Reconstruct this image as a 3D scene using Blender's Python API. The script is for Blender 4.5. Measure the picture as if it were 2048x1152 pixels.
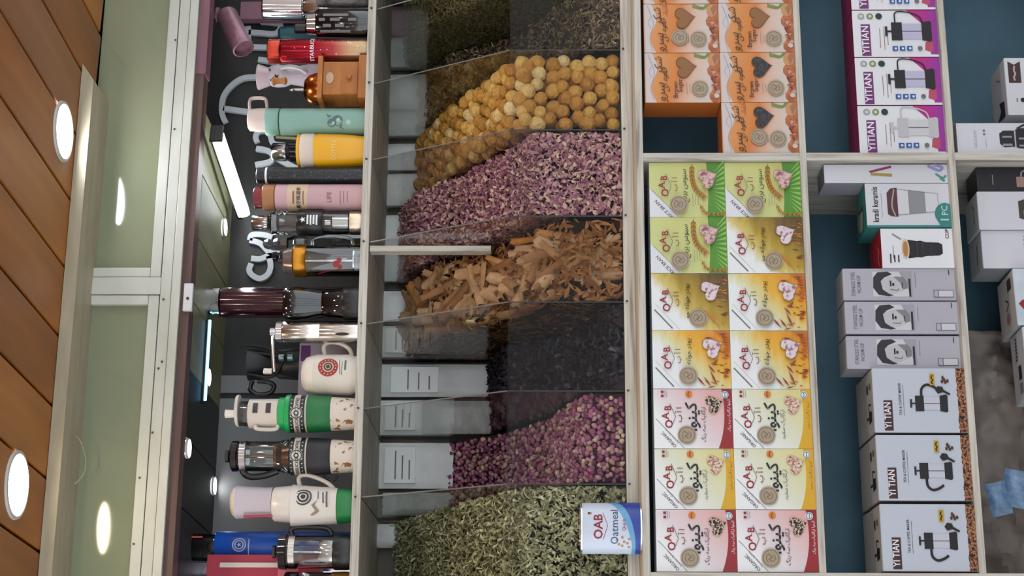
import bpy, bmesh, math, random
from mathutils import Vector, Matrix, noise
random.seed(7)
scene = bpy.context.scene
for o in list(bpy.data.objects): bpy.data.objects.remove(o)
COL = scene.collection
PI = math.pi

# ------------------------------------------------------------------ camera (phone held sideways: the picture's left is up)
F = 3200.0
TH = math.atan(3200 / 11100.0)
PT = math.atan(66 / 3200.0)
CAM = Vector((0, -3.575, 1.6))
FW = Vector((math.sin(TH) * math.cos(PT), math.cos(TH) * math.cos(PT), math.sin(PT)))
RT = Vector((math.cos(TH), -math.sin(TH), 0))
UP = RT.cross(FW)
cd = bpy.data.cameras.new('camera'); co = bpy.data.objects.new('camera', cd); COL.objects.link(co)
cd.sensor_width = 36; cd.lens = F / 2048 * 36; cd.clip_start = 0.05
mx = Matrix((-UP, RT, -FW)).transposed().to_4x4(); mx.translation = CAM
co.matrix_world = mx
scene.camera = co

# ------------------------------------------------------------------ world: daylight from the open shop front behind the viewer
w = bpy.data.worlds.new('world'); scene.world = w; w.use_nodes = True
bg = w.node_tree.nodes['Background']; bg.inputs[0].default_value = (0.88, 0.94, 1.0, 1); bg.inputs[1].default_value = 1.55
scene.view_settings.view_transform = 'Standard'; scene.view_settings.look = 'None'
scene.view_settings.gamma = 1; scene.view_settings.use_curve_mapping = False
scene.view_settings.exposure = 0.78
scene.cycles.transparent_max_bounces = 24
LAMP_COOL = 26.0; LAMP_WARM = 24.0; LAMP_ADDED = 44.0; TUBE = 11.0

def ray(x, y): return FW * F + RT * (576 - y) + UP * (1024 - x)
def P(x, y, Y):
    d = ray(x, y); return CAM + d * ((Y - CAM.y) / d.y)
def PZ(x, y, Z):
    d = ray(x, y); return CAM + d * ((Z - CAM.z) / d.z)
def MPP(x, y, Y): return (P(x, y, Y) - CAM).dot(FW) / F     # metres per pixel there

# ------------------------------------------------------------------ materials
def lin(c): return c / 12.92 if c <= .04045 else ((c + .055) / 1.055) ** 2.4
def C(h):
    h = h.lstrip('#'); return tuple(lin(int(h[i:i + 2], 16) / 255) for i in (0, 2, 4)) + (1,)
MATS = {}
def M(h, rough=.55, metal=0., spec=.5, coat=0., name=None, emit=0.):
    k = (h, rough, metal, spec, coat, emit)
    if k in MATS: return MATS[k]
    m = bpy.data.materials.new(name or 'paint_' + h.strip('#')); m.use_nodes = True
    b = m.node_tree.nodes['Principled BSDF']
    b.inputs['Base Color'].default_value = C(h); b.inputs['Roughness'].default_value = rough
    b.inputs['Metallic'].default_value = metal; b.inputs['Specular IOR Level'].default_value = spec
    b.inputs['Coat Weight'].default_value = coat; b.inputs['Coat Roughness'].default_value = .08
    if emit:
        b.inputs['Emission Color'].default_value = C(h); b.inputs['Emission Strength'].default_value = emit
    MATS[k] = m
    return m
def nodemat(name, rough=.6):
    m = bpy.data.materials.new(name); m.use_nodes = True; nt = m.node_tree
    b = nt.nodes['Principled BSDF']; b.inputs['Roughness'].default_value = rough
    return m, nt, b
def N(nt, t, **kw):
    n = nt.nodes.new(t)
    for k, v in kw.items(): setattr(n, k, v)
    return n
def ramp(nt, stops, interp='LINEAR'):
    r = N(nt, 'ShaderNodeValToRGB'); e = r.color_ramp.elements; r.color_ramp.interpolation = interp
    while len(e) < len(stops): e.new(.5)
    for i, (p, c) in enumerate(stops): e[i].position = p; e[i].color = C(c)
    return r
def texco(nt, scale=(1, 1, 1), rot=(0, 0, 0), src='Object'):
    t = N(nt, 'ShaderNodeTexCoord'); mp = N(nt, 'ShaderNodeMapping')
    mp.inputs['Scale'].default_value = scale; mp.inputs['Rotation'].default_value = rot
    nt.links.new(t.outputs[src], mp.inputs[0]); return mp
def noisy(name, stops, scale=(20, 20, 20), nscale=1., detail=6, rough=.6, bump=0., spec=.4, metal=0., dist=0., coat=0.):
    m, nt, b = nodemat(name, rough); mp = texco(nt, scale)
    n = N(nt, 'ShaderNodeTexNoise'); n.inputs['Scale'].default_value = nscale; n.inputs['Detail'].default_value = detail
    n.inputs['Distortion'].default_value = dist
    nt.links.new(mp.outputs[0], n.inputs['Vector']); r = ramp(nt, stops)
    nt.links.new(n.outputs['Fac'], r.inputs[0]); nt.links.new(r.outputs[0], b.inputs['Base Color'])
    b.inputs['Specular IOR Level'].default_value = spec; b.inputs['Metallic'].default_value = metal; b.inputs['Coat Weight'].default_value = coat
    if bump:
        bp = N(nt, 'ShaderNodeBump'); bp.inputs['Strength'].default_value = bump; bp.inputs['Distance'].default_value = .004
        nt.links.new(n.outputs['Fac'], bp.inputs['Height']); nt.links.new(bp.outputs[0], b.inputs['Normal'])
    return m
def randmat(name, stops, island=True, rough=.7, nscale=120., mixf=.35, bump=.3, spec=.3, bdist=.003):
    """colour per loose piece (or per object), with fine grain"""
    m, nt, b = nodemat(name, rough)
    if island: src = N(nt, 'ShaderNodeNewGeometry').outputs['Random Per Island']
    else: src = N(nt, 'ShaderNodeObjectInfo').outputs['Random']
    r = ramp(nt, stops); nt.links.new(src, r.inputs[0])
    mp = texco(nt); n = N(nt, 'ShaderNodeTexNoise'); n.inputs['Scale'].default_value = nscale
    nt.links.new(mp.outputs[0], n.inputs['Vector'])
    r2 = ramp(nt, [(.3, '#9a9a9a'), (.7, '#ffffff')]); nt.links.new(n.outputs['Fac'], r2.inputs[0])
    mix = N(nt, 'ShaderNodeMix', data_type='RGBA', blend_type='MULTIPLY'); mix.inputs[0].default_value = mixf
    nt.links.new(r.outputs[0], mix.inputs[6]); nt.links.new(r2.outputs[0], mix.inputs[7])
    nt.links.new(mix.outputs[2], b.inputs['Base Color']); b.inputs['Specular IOR Level'].default_value = spec
    if bump:
        bp = N(nt, 'ShaderNodeBump'); bp.inputs['Strength'].default_value = bump; bp.inputs['Distance'].default_value = bdist
        nt.links.new(n.outputs['Fac'], bp.inputs['Height']); nt.links.new(bp.outputs[0], b.inputs['Normal'])
    return m
def grad(name, stops, vec, off=0., namp=0., nscale=30., rough=.45, metal=0., stretch=(1, 1, 1), coat=0.):
    """printed colour blend along a direction of the thing's own coordinates"""
    m, nt, b = nodemat(name, rough); mp = texco(nt)
    d = N(nt, 'ShaderNodeVectorMath', operation='DOT_PRODUCT'); d.inputs[1].default_value = vec
    nt.links.new(mp.outputs[0], d.inputs[0])
    a = N(nt, 'ShaderNodeMath', operation='ADD'); a.inputs[1].default_value = off; nt.links.new(d.outputs['Value'], a.inputs[0])
    out = a.outputs[0]
    if namp:
        mp2 = texco(nt, stretch); n = N(nt, 'ShaderNodeTexNoise'); n.inputs['Scale'].default_value = nscale; n.inputs['Detail'].default_value = 4
        nt.links.new(mp2.outputs[0], n.inputs['Vector'])
        q = N(nt, 'ShaderNodeMath', operation='MULTIPLY_ADD'); q.inputs[1].default_value = namp; nt.links.new(n.outputs['Fac'], q.inputs[0])
        nt.links.new(out, q.inputs[2]); out = q.outputs[0]
    r = ramp(nt, stops); nt.links.new(out, r.inputs[0]); nt.links.new(r.outputs[0], b.inputs['Base Color'])
    b.inputs['Metallic'].default_value = metal; b.inputs['Coat Weight'].default_value = coat
    return m
def glass(name, tint='#ffffff', refl=1., base=.03, rough=.03, density=0.):
    """thin clear sheet: see-through plus fresnel reflection (density adds a pale veil)"""
    m = bpy.data.materials.new(name); m.use_nodes = True; nt = m.node_tree; nt.nodes.clear()
    out = N(nt, 'ShaderNodeOutputMaterial'); tr = N(nt, 'ShaderNodeBsdfTransparent'); tr.inputs[0].default_value = C(tint)
    gl = N(nt, 'ShaderNodeBsdfGlossy'); gl.inputs['Roughness'].default_value = rough
    fr = N(nt, 'ShaderNodeFresnel'); fr.inputs[0].default_value = 1.45
    ma = N(nt, 'ShaderNodeMath', operation='MULTIPLY_ADD', use_clamp=True); ma.inputs[1].default_value = refl; ma.inputs[2].default_value = base
    nt.links.new(fr.outputs[0], ma.inputs[0])
    mix = N(nt, 'ShaderNodeMixShader'); nt.links.new(ma.outputs[0], mix.inputs[0])
    s = tr.outputs[0]
    if density:
        df = N(nt, 'ShaderNodeBsdfDiffuse'); df.inputs[0].default_value = C('#c8c8c4'); m2 = N(nt, 'ShaderNodeMixShader'); m2.inputs[0].default_value = density
        nt.links.new(tr.outputs[0], m2.inputs[1]); nt.links.new(df.outputs[0], m2.inputs[2]); s = m2.outputs[0]
    nt.links.new(s, mix.inputs[1]); nt.links.new(gl.outputs[0], mix.inputs[2]); nt.links.new(mix.outputs[0], out.inputs[0])
    return m

CHROME = M('#d8d8da', .12, 1., name='chrome'); STEEL = M('#c9c6c0', .22, 1., name='brushed_steel')
GOLDM = M('#c98a1e', .25, .8, name='gold'); COPPER = M('#b5622c', .22, 1., name='copper')
BLACKP = M('#141416', .35, name='black_plastic'); BLACKG = M('#0c0c0e', .12, coat=.5, name='black_gloss')
CREAM = M('#dcd3c6', .4, name='cream_plastic'); WHITEP = M('#dedee0', .35, name='white_plastic')
WHITECARD = M('#d9dbe0', .55, name='white_card'); WHITECARD2 = M('#c9cad2', .55, name='grey_white_card')
CLEAR = glass('clear_glass', '#eef2f0', 1.2, .05); SMOKE = glass('smoked_glass', '#4a4a4a', 1.2, .06)
ACRYL = glass('acrylic_sheet', '#f1f2f0', .22, .0, .08, 0.)
ACRYLF = glass('acrylic_front', '#fafaf9', .12, .0, .12, 0.); ACRYLED = M('#6b6a66', .3, name='acrylic_edge')
PLASTICFILM = glass('plastic_film', '#c4cacb', 1., .05, .15, .35)
WASHED = noisy('whitewashed_wood', [(.28, '#88837a'), (.42, '#b0aba0'), (.58, '#c4c0b5'), (.8, '#d0ccc2')], (2.5, 30, 60), 2.2, 8, .6, .15, dist=.6)
WASHEDV = noisy('whitewashed_wood_upright', [(.28, '#88837a'), (.42, '#b0aba0'), (.58, '#c4c0b5'), (.8, '#d0ccc2')], (60, 30, 2.5), 2.2, 8, .6, .15, dist=.6)
BEIGEW = noisy('lit_ledge_wood', [(.3, '#b8a58c'), (.6, '#cdbca2')], (2, 30, 40), 2, 6, .55)
BLUEBACK = noisy('slate_blue_board', [(.3, '#436272'), (.7, '#527688')], (3, 3, 3), 2, 4, .55)

# ------------------------------------------------------------------ mesh helpers
def mesh(name, V, Fs, mats, smooth=None, mi=None):
    me = bpy.data.meshes.new(name); me.from_pydata([tuple(v) for v in V], [], Fs)
    for m in (mats if isinstance(mats, (list, tuple)) else [mats]): me.materials.append(m)
    if mi: me.polygons.foreach_set('material_index', mi)
    if smooth is not None:
        me.polygons.foreach_set('use_smooth', [True] * len(me.polygons)); me.update()
        me.set_sharp_from_angle(angle=math.radians(smooth))
    me.update(); return me
def link(name, me, parent=None, loc=None, rot=None):
    o = bpy.data.objects.new(name, me); COL.objects.link(o)
    if parent: o.parent = parent
    if loc is not None: o.location = loc
    if rot is not None: o.rotation_euler = rot
    return o
def tag(o, label, cat=None, group=None, kind=None):
    if label: o['label'] = label
    if cat: o['category'] = cat
    if group: o['group'] = group
    if kind: o['kind'] = kind
    return o
def thing(name, label, cat, loc=(0, 0, 0), group=None, rot=None):
    return tag(link(name, None, None, loc, rot), label, cat, group)
def dup(o, parent=None):
    c = o.copy(); COL.objects.link(c); c.parent = parent
    for ch in o.children: dup(ch, c)
    return c
def boxm(name, x0, y0, z0, x1, y1, z1, mat, bev=.0):
    bm = bmesh.new(); bmesh.ops.create_cube(bm, size=1)
    for v in bm.verts: v.co = Vector(((x0 + x1) / 2 + v.co.x * (x1 - x0), (y0 + y1) / 2 + v.co.y * (y1 - y0), (z0 + z1) / 2 + v.co.z * (z1 - z0)))
    if bev: bmesh.ops.bevel(bm, geom=bm.edges[:], offset=bev, segments=2, affect='EDGES', profile=.6)
    me = bpy.data.meshes.new(name); bm.to_mesh(me); bm.free()
    for m in (mat if isinstance(mat, (list, tuple)) else [mat]): me.materials.append(m)
    return me
def box(name, a, b, mat, parent=None, bev=.0, loc=None, rot=None):
    return link(name, boxm(name, *a, *b, mat, bev), parent, loc, rot)
def lathe(name, prof, mat, parent=None, loc=None, seg=32, smooth=40, rot=None, cap=True, arc=None):
    V, Fs = [], []; n = len(prof)
    for r, z in prof:
        for k in range(seg):
            a = 2 * PI * k / seg; V.append((r * math.cos(a), r * math.sin(a), z))
    for i in range(n - 1):
        for k in range(seg):
            k2 = (k + 1) % seg
            Fs.append((i * seg + k, (i + 1) * seg + k, (i + 1) * seg + k2, i * seg + k2))
    if cap:
        if prof[0][0] > 1e-5: Fs.append(tuple(range(seg)))
        if prof[-1][0] > 1e-5: Fs.append(tuple(range((n - 1) * seg, n * seg))[::-1])
    me = mesh(name, V, Fs, mat, smooth)
    bm = bmesh.new(); bm.from_mesh(me); bmesh.ops.recalc_face_normals(bm, faces=bm.faces[:]); bm.to_mesh(me); bm.free()
    return link(name, me, parent, loc, rot)
def catmull(pts, n=5):
    out = []; p = [Vector(q) for q in pts]; p = [p[0] * 2 - p[1]] + p + [p[-1] * 2 - p[-2]]
    for i in range(1, len(p) - 2):
        for k in range(n):
            t = k / n; a, b, c, d = p[i - 1], p[i], p[i + 1], p[i + 2]
            out.append(.5 * ((2 * b) + (c - a) * t + (2 * a - 5 * b + 4 * c - d) * t * t + (3 * b - a - 3 * c + d) * t ** 3))
    out.append(p[-2]); return out
def tube(name, pts, r, mat, parent=None, seg=8, smooth=True, flat=1., n=5, loc=None):
    pts = catmull(pts, n) if smooth and len(pts) > 2 else [Vector(q) for q in pts]
    V, Fs = [], []; up = Vector((0, 1, .01)); L = len(pts)
    for i, p in enumerate(pts):
        t = (pts[min(i + 1, L - 1)] - pts[max(i - 1, 0)]).normalized()
        u = up - t * up.dot(t)
        if u.length < 1e-3: u = Vector((1, 0, 0)) - t * t.x
        u.normalize(); v = t.cross(u); rr = r[min(int(i * len(r) / L), len(r) - 1)] if isinstance(r, (list, tuple)) else r
        for k in range(seg):
            a = 2 * PI * k / seg; V.append(p + u * math.cos(a) * rr * flat + v * math.sin(a) * rr)
    for i in range(L - 1):
        for k in range(seg):
            k2 = (k + 1) % seg; Fs.append((i * seg + k, i * seg + k2, (i + 1) * seg + k2, (i + 1) * seg + k))
    Fs += [tuple(range(seg))[::-1], tuple(range((L - 1) * seg, L * seg))]
    return link(name, mesh(name, V, Fs, mat, 50), parent, loc)
def prism(name, poly, y0, y1, mat, parent=None, loc=None, bev=0.):
    """closed outline in (x, z) given thickness along y"""
    n = len(poly); V = [(x, y0, z) for x, z in poly] + [(x, y1, z) for x, z in poly]
    Fs = [tuple(range(n)), tuple(range(n, 2 * n))[::-1]] + [(i, i + n, (i + 1) % n + n, (i + 1) % n) for i in range(n)]
    me = mesh(name, V, Fs, mat)
    bm = bmesh.new(); bm.from_mesh(me); bmesh.ops.recalc_face_normals(bm, faces=bm.faces[:])
    if bev: bmesh.ops.bevel(bm, geom=bm.edges[:], offset=bev, segments=1, affect='EDGES')
    bm.to_mesh(me); bm.free()
    return link(name, me, parent, loc)
def stroke_poly(pts, wd, n=6):
    p = catmull([(a, 0, b) for a, b in pts], n) if len(pts) > 2 else [Vector((a, 0, b)) for a, b in pts]
    L, R = [], []
    for i, q in enumerate(p):
        t = (p[min(i + 1, len(p) - 1)] - p[max(i - 1, 0)]).normalized(); nn = Vector((-t.z, 0, t.x)) * wd / 2
        L.append(((q + nn).x, (q + nn).z)); R.append(((q - nn).x, (q - nn).z))
    return L, R
def strokes(name, lines, wd, y0, y1, mat, parent=None):
    """solid flat ribbons along several centre lines, one mesh"""
    V, Fs = [], []
    for pts in lines:
        L, R = stroke_poly(pts, wd); n = len(L); b = len(V)
        for y in (y0, y1): V += [(x, y, z) for x, z in L] + [(x, y, z) for x, z in R]
        for i in range(n - 1):
            for q, s in ((b, 1), (b + 2 * n, -1)):
                f = (q + i, q + i + 1, q + n + i + 1, q + n + i); Fs.append(f if s > 0 else f[::-1])
            Fs.append((b + i, b + 2 * n + i, b + 2 * n + i + 1, b + i + 1)); Fs.append((b + n + i, b + n + i + 1, b + 3 * n + i + 1, b + 3 * n + i))
        for e in (0, n - 1): Fs.append((b + e, b + n + e, b + 3 * n + e, b + 2 * n + e))
    return link(name, mesh(name, V, Fs, mat), parent)

# ------------------------------------------------------------------ lettering
AR = {'ا': 'FE8D FE8E', 'آ': 'FE81 FE82', 'ب': 'FE8F FE90 FE91 FE92', 'پ': 'FB56 FB57 FB58 FB59', 'ج': 'FE9D FE9E FE9F FEA0', 'د': 'FEA9 FEAA',
      'ر': 'FEAD FEAE', 'ز': 'FEAF FEB0', 'س': 'FEB1 FEB2 FEB3 FEB4', 'ش': 'FEB5 FEB6 FEB7 FEB8', 'ف': 'FED1 FED2 FED3 FED4', 'ق': 'FED5 FED6 FED7 FED8',
      'ک': 'FB8E FB8F FB90 FB91', 'گ': 'FB92 FB93 FB94 FB95', 'م': 'FEE1 FEE2 FEE3 FEE4', 'ن': 'FEE5 FEE6 FEE7 FEE8', 'و': 'FEED FEEE',
      'ه': 'FEE9 FEEA FEEB FEEC', 'ی': 'FBFC FBFD FBFE FBFF'}
def shape_ar(s):
    if not any(ch in AR for ch in s): return s
    out = []
    for i, ch in enumerate(s):
        if ch not in AR: out.append(ch); continue
        f = AR[ch].split(); prev = i > 0 and s[i - 1] in AR and len(AR[s[i - 1]].split()) == 4
        nxt = len(f) == 4 and i + 1 < len(s) and s[i + 1] in AR
        k = (3 if prev and nxt else 1 if prev else 2 if nxt else 0)
        out.append(chr(int(f[k], 16)))
    return ''.join(reversed(out))
TXT = {}
def text_geo(s, bold=0., shear=0.):
    """vertices and faces of a word, 1 unit high em, centred horizontally on 0 and on the baseline"""
    k = (s, bold, shear)
    if k not in TXT:
        c = bpy.data.curves.new('t', 'FONT'); c.body = shape_ar(s); c.size = 1; c.resolution_u = 2; c.offset = bold; c.shear = shear
        o = bpy.data.objects.new('t', c); COL.objects.link(o)
        dg = bpy.context.evaluated_depsgraph_get(); me = bpy.data.meshes.new_from_object(o.evaluated_get(dg))
        V = [(v.co.x, v.co.y) for v in me.vertices]; Fs = [tuple(p.vertices) for p in me.polygons]
        x0, x1 = min(v[0] for v in V), max(v[0] for v in V)
        TXT[k] = ([(a - (x0 + x1) / 2, b) for a, b in V], Fs, x1 - x0)
        bpy.data.objects.remove(o); bpy.data.curves.remove(c); bpy.data.meshes.remove(me)
    return TXT[k]

class Art:
    """flat print on a carton face; u to the right, v up (metres, from the lower left corner). plane: front or top"""
    def __init__(s, W, H, D, plane='front'): s.W, s.H, s.D, s.plane, s.parts, s.lay = W, H, D, plane, {}, 0
    def pos(s, u, v, l):
        e = .0003 + l * .00012
        if s.plane == 'front': return (u - s.W / 2, -s.D / 2 - e, v)
        return (u - s.W / 2, -s.D / 2 + v, s.H + e + .0012)
    def add(s, part, mat, pts, faces):
        s.lay += 1
        V, Fs, mats, mi = s.parts.setdefault(part, ([], [], [], []))
        if mat not in mats: mats.append(mat)
        b = len(V); V += [s.pos(u, v, s.lay) for u, v in pts]
        for f in faces: Fs.append(tuple(b + i for i in f)); mi.append(mats.index(mat))
    def poly(s, part, mat, pts): s.add(part, mat, pts, [tuple(range(len(pts)))])
    def rect(s, part, mat, u0, v0, u1, v1): s.poly(part, mat, [(u0, v0), (u1, v0), (u1, v1), (u0, v1)])
    def disc(s, part, mat, u, v, r, n=20, ry=None): s.poly(part, mat, [(u + r * math.cos(2 * PI * k / n), v + (ry or r) * math.sin(2 * PI * k / n)) for k in range(n)])
    def ring(s, part, mat, u, v, r0, r1, n=24, a0=0, a1=2 * PI):
        pts = [(u + r * math.cos(a0 + (a1 - a0) * k / n), v + r * math.sin(a0 + (a1 - a0) * k / n)) for k in range(n + 1) for r in (r0, r1)]
        s.add(part, mat, pts, [(2 * k, 2 * k + 1, 2 * k + 3, 2 * k + 2) for k in range(n)])
    def line(s, part, mat, pts, wd):
        L, R = stroke_poly(pts, wd); n = len(L)
        s.add(part, mat, L + R, [(i, i + 1, n + i + 1, n + i) for i in range(n - 1)])
    def text(s, part, mat, st, u, v, size, rot=0., bold=0., shear=0., maxw=None):
        V, Fs, wd = text_geo(st, bold, shear); k = size; kx = size
        if maxw: kx = maxw / wd
        c, sn = math.cos(rot), math.sin(rot)
        s.add(part, mat, [(u + c * a * kx - sn * b * k, v + sn * a * kx + c * b * k) for a, b in V], Fs)
    def heart(s, part, mat, u, v, r, rot=0.):
        pts = []
        for k in range(28):
            t = 2 * PI * k / 28; a = 16 * math.sin(t) ** 3 / 16; b = (13 * math.cos(t) - 5 * math.cos(2 * t) - 2 * math.cos(3 * t) - math.cos(4 * t)) / 16
            pts.append((u + r * (a * math.cos(rot) - b * math.sin(rot)), v + r * (a * math.sin(rot) + b * math.cos(rot))))
        s.poly(part, mat, pts)
    def build(s, parent):
        for part, (V, Fs, mats, mi) in s.parts.items():
            nm = part.split('#')[0]; link(nm, mesh(nm, V, Fs, mats, None, mi), parent)
def text_cyl(parent, name, mat, st, size, z, r, a0=0., bold=0., vert=False, arc=None):
    """lettering wrapped round an upright cylinder; a0 from the -Y side towards +X"""
    V, Fs, wd = text_geo(st, bold); out = []
    for a, b in V:
        if vert: a, b = -b, a
        f = a0 + a * size / r; out.append(((r + .0006) * math.sin(f), -(r + .0006) * math.cos(f), z + b * size))
    return link(name, mesh(name, out, Fs, mat), parent)
def poly_cyl(parent, name, mat, polys, r, a0=0.):
    """flat print polygons [(s, z)...] wrapped on a cylinder"""
    V, Fs = [], []
    out = []
    for pl in polys:
        if len(pl) == 4 and abs(pl[0][0] - pl[1][0]) > .15 * r:
            for k in range(8):
                t0, t1 = k / 8, (k + 1) / 8; L = lambda p, q, t: (p[0] + (q[0] - p[0]) * t, p[1] + (q[1] - p[1]) * t)
                out.append([L(pl[0], pl[1], t0), L(pl[0], pl[1], t1), L(pl[3], pl[2], t1), L(pl[3], pl[2], t0)])
        else: out.append(pl)
    for pl in out:
        b = len(V)
        for a, z in pl:
            f = a0 + a / r; V.append(((r + .0005) * math.sin(f), -(r + .0005) * math.cos(f), z))
        Fs.append(tuple(range(b, b + len(pl))))
    return link(name, mesh(name, V, Fs, mat), parent)
def ringpolys(s0, z0, r0, r1, n=20):
    o = []
    for k in range(n):
        a, b = 2 * PI * k / n, 2 * PI * (k + 1) / n
        o.append([(s0 + r0 * math.cos(a), z0 + r0 * math.sin(a)), (s0 + r1 * math.cos(a), z0 + r1 * math.sin(a)), (s0 + r1 * math.cos(b), z0 + r1 * math.sin(b)), (s0 + r0 * math.cos(b), z0 + r0 * math.sin(b))])
    return o
def discpoly(s0, z0, r, n=14): return [(s0 + r * math.cos(2 * PI * k / n), z0 + r * math.sin(2 * PI * k / n)) for k in range(n)]
def starpoly(s0, z0, r): return [(s0 + (r if k % 2 == 0 else r * .42) * math.sin(PI * k / 5), z0 + (r if k % 2 == 0 else r * .42) * math.cos(PI * k / 5)) for k in range(10)]

# ================================================================== THE SETTING
ZC = 2.749; YG = .20; XL, XR = .345, 2.066
floor = tag(box('floor', (-3, -6.5, -.05), (5, .8, 0), noisy('floor_tile', [(.3, '#5d564e'), (.7, '#7a7268')], (2, 2, 2), 2, 4, .4)), 'grey-brown shop floor in front of the shelves', None, None, 'structure')
wall_back = tag(box('wall_back', (-1.2, .66, 0), (4, .76, ZC + .1), M('#2a2826', .7)), 'dark wall behind the shelving', None, None, 'structure')
# plank ceiling
ceiling = tag(box('ceiling', (-3, -6.5, ZC + .018), (5, .8, ZC + .06), M('#241407', .9)), 'varnished wooden plank ceiling', None, None, 'structure')
def plankmat(i, a, b, c):
    return noisy('varnished_plank_%d' % i, [(.25, a), (.5, b), (.8, c)], (9, 1.1, 9), 1.6, 7, .38, .05, spec=.4, dist=.5)
PM = [plankmat(0, '#804610', '#9c5a16', '#b06c20'), plankmat(1, '#74420c', '#8e5012', '#a05e1a'), plankmat(2, '#7e4c24', '#905a2e', '#a06a3c'), plankmat(3, '#8a5214', '#a4621c', '#b87426')]
pang = math.atan(.088)
pw = .1695; i = 0; x = .433 - pw * 22
seq = [0, 3, 1, 0, 3, 0, 2, 1, 3, 0, 1]
pmesh = {}
while x < 4.4:
    k = seq[i % len(seq)]
    if k not in pmesh: pmesh[k] = boxm('plank', -pw / 2 + .0042, -6.4, 0, pw / 2 - .0042, .16, .02, PM[k], .003)
    link('plank', pmesh[k], ceiling, (x + pw / 2 - .005, .04, ZC), (0, 0, pang)); x += pw; i += 1
# cornice trunk between ceiling and glass
TRIM = noisy('aged_cream_paint', [(.3, '#9a9078'), (.7, '#aca28a')], (4, 20, 20), 2, 5, .45)
corn = prism('trim_1', [(-.6, ZC - .001), (1.63, ZC - .001), (1.585, ZC - .032), (-.6, ZC - .032)], .065, YG + .012, TRIM)
tag(corn, 'cream boxed cornice running under the plank ceiling', None, None, 'structure')
# glazed transom
HZ = lambda z: 1.6 + (z - 1.6) * (3.575 + YG) / 3.675       # heights read on the y=.1 plane moved to the glass
gz0, fz0 = HZ(2.55), 2.497
GLASSG = noisy('frosted_green_glass', [(.3, '#7a8068'), (.6, '#868a6e'), (.8, '#8e9072')], (2, 2, 3), 1.2, 4, .06, spec=.55)
win = tag(link('window_1', None, None, (0, 0, 0)), 'frosted green glass transom in a white aluminium frame above the shelves', None, None, 'structure')
ALU = noisy('white_aluminium', [(.3, '#b4b4a8'), (.7, '#c2c2b8')], (3, 8, 8), 2, 3, .35); ALUD = M('#3a3a36', .6)
xm0, xm1 = P(250, 600, YG).x, P(250, 545, YG).x
box('pane', (-.6, YG + .012, gz0 - .005), (xm0 + .012, YG + .018, ZC), GLASSG, win)
box('pane', (xm1 - .012, YG + .012, gz0 - .005), (3.2, YG + .018, ZC), GLASSG, win)
box('mullion', (xm0 + .0135, YG - .006, gz0 - .0285), (xm1 - .0135, YG + .03, ZC - .03), ALU, win, .002)
for a, b in ((-.6, xm0 + .012), (xm1 - .012, 3.2)):
    box('sash_rail', (a, YG - .002, gz0 - .026), (b, YG + .02, gz0), ALU, win, .002)
for a in (xm0 - .012, xm1 - .012):
    box('sash_stile', (a, YG - .0026, gz0 + .0005), (a + .024, YG + .0197, ZC - .02), ALU, win, .002)
box('frame_rail', (-.6, YG - .004, fz0 + .024), (3.2, YG + .03, gz0 - .0285), ALU, win, .002)
box('frame_rail', (-.6, YG - .012, fz0), (3.2, YG + .03, fz0 + .0215), ALU, win, .002)
box('backing', (-.6, YG + .026, fz0), (3.2, YG + .04, ZC), ALUD, win)
sc = lathe('screw', [(.0, 0), (.0022, 0), (.003, .0012)], ALUD, win, (0, 0, 0), 8)
sc.location = (.9, YG - .005, fz0 + .034); sc.rotation_euler = (PI / 2, 0, 0)
for px, py in [(328, 600), (318, 738), (306, 866), (280, 956), (268, 1088), (352, 82), (350, 260)]:
    p = P(px, py, YG); c = dup(sc, win); c.location = (p.x, YG - .005 if px > 300 else YG - .003, p.z)
# brown beam below the transom
BEAMM = noisy('dark_red_brown_wood', [(.3, '#4a3630'), (.7, '#5e463f')], (2, 20, 30), 2, 6, .45, .1)
tag(box('trim_2', (-.6, YG, 2.474), (1.66, YG + .05, fz0 - .001), BEAMM), 'dark brown wooden beam along the top of the display niche', None, None, 'structure')
tag(box('trim_3', (1.66, YG - .002, 2.470), (3.2, YG + .05, fz0 - .001), noisy('mauve_painted_wood', [(.3, '#694650'), (.7, '#7d5560')], (2, 20, 30), 2, 6, .5, .1)), 'mauve painted end of the beam above the black wall', None, None, 'structure')
# niche ceiling: olive boards on the right, black film on the left
OLIVE = noisy('olive_gloss_board', [(.3, '#66654a'), (.7, '#868463')], (8, 2, 8), 1.5, 4, .5, spec=.4)
tag(box('ceiling_niche_right', (1.57, YG + .05, 2.58), (3.2, .66, 2.60), M('#1a1a18', .6)), 'raised black ceiling over the letter wall', None, None, 'structure')
nich = tag(box('ceiling_niche', (-.6, YG + .05, 2.481), (1.57, .66, 2.60), M('#1a1a18', .4)), 'low ceiling inside the display niche', None, None, 'structure')
nm = boxm('plank', -.0835, 0, 0, .0835, .42, .006, OLIVE, .002)
nm2 = boxm('plank', -.0835, 0, 0, .0835, .42, .006, M('#1d1d1c', .5, name='black_gloss_board'), .002)
for k in range(8):
    xx = .30 + .17 * k
    link('plank', nm2 if xx < .95 else nm, nich, (xx, YG + .055, 2.475), (0, 0, pang * .6))
# niche back wall
blackw = noisy('black_grained_board', [(.3, '#1b1a19'), (.55, '#262422'), (.8, '#302d2a')], (3, 8, 14), 2, 6, .5, .1)
nw = tag(box('wall_niche', (-.6, .645, 2.04), (3.2, .66, 2.60), blackw), 'black grained back wall of the display niche carrying silver letters', None, None, 'structure')
GREYP = M('#6e6d6b', .45, name='grey_panel')
xa = P(430, 787, .64).x; xb = P(430, 752, .64).x; xc_ = P(430, 798, .64).x
box('panel', (xa, .632, 2.06), (xb, .645, 2.476), GREYP, nw, .001)
box('panel', (-.55, .632, 2.06), (xc_, .645, 2.476), GREYP, nw, .001)
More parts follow.
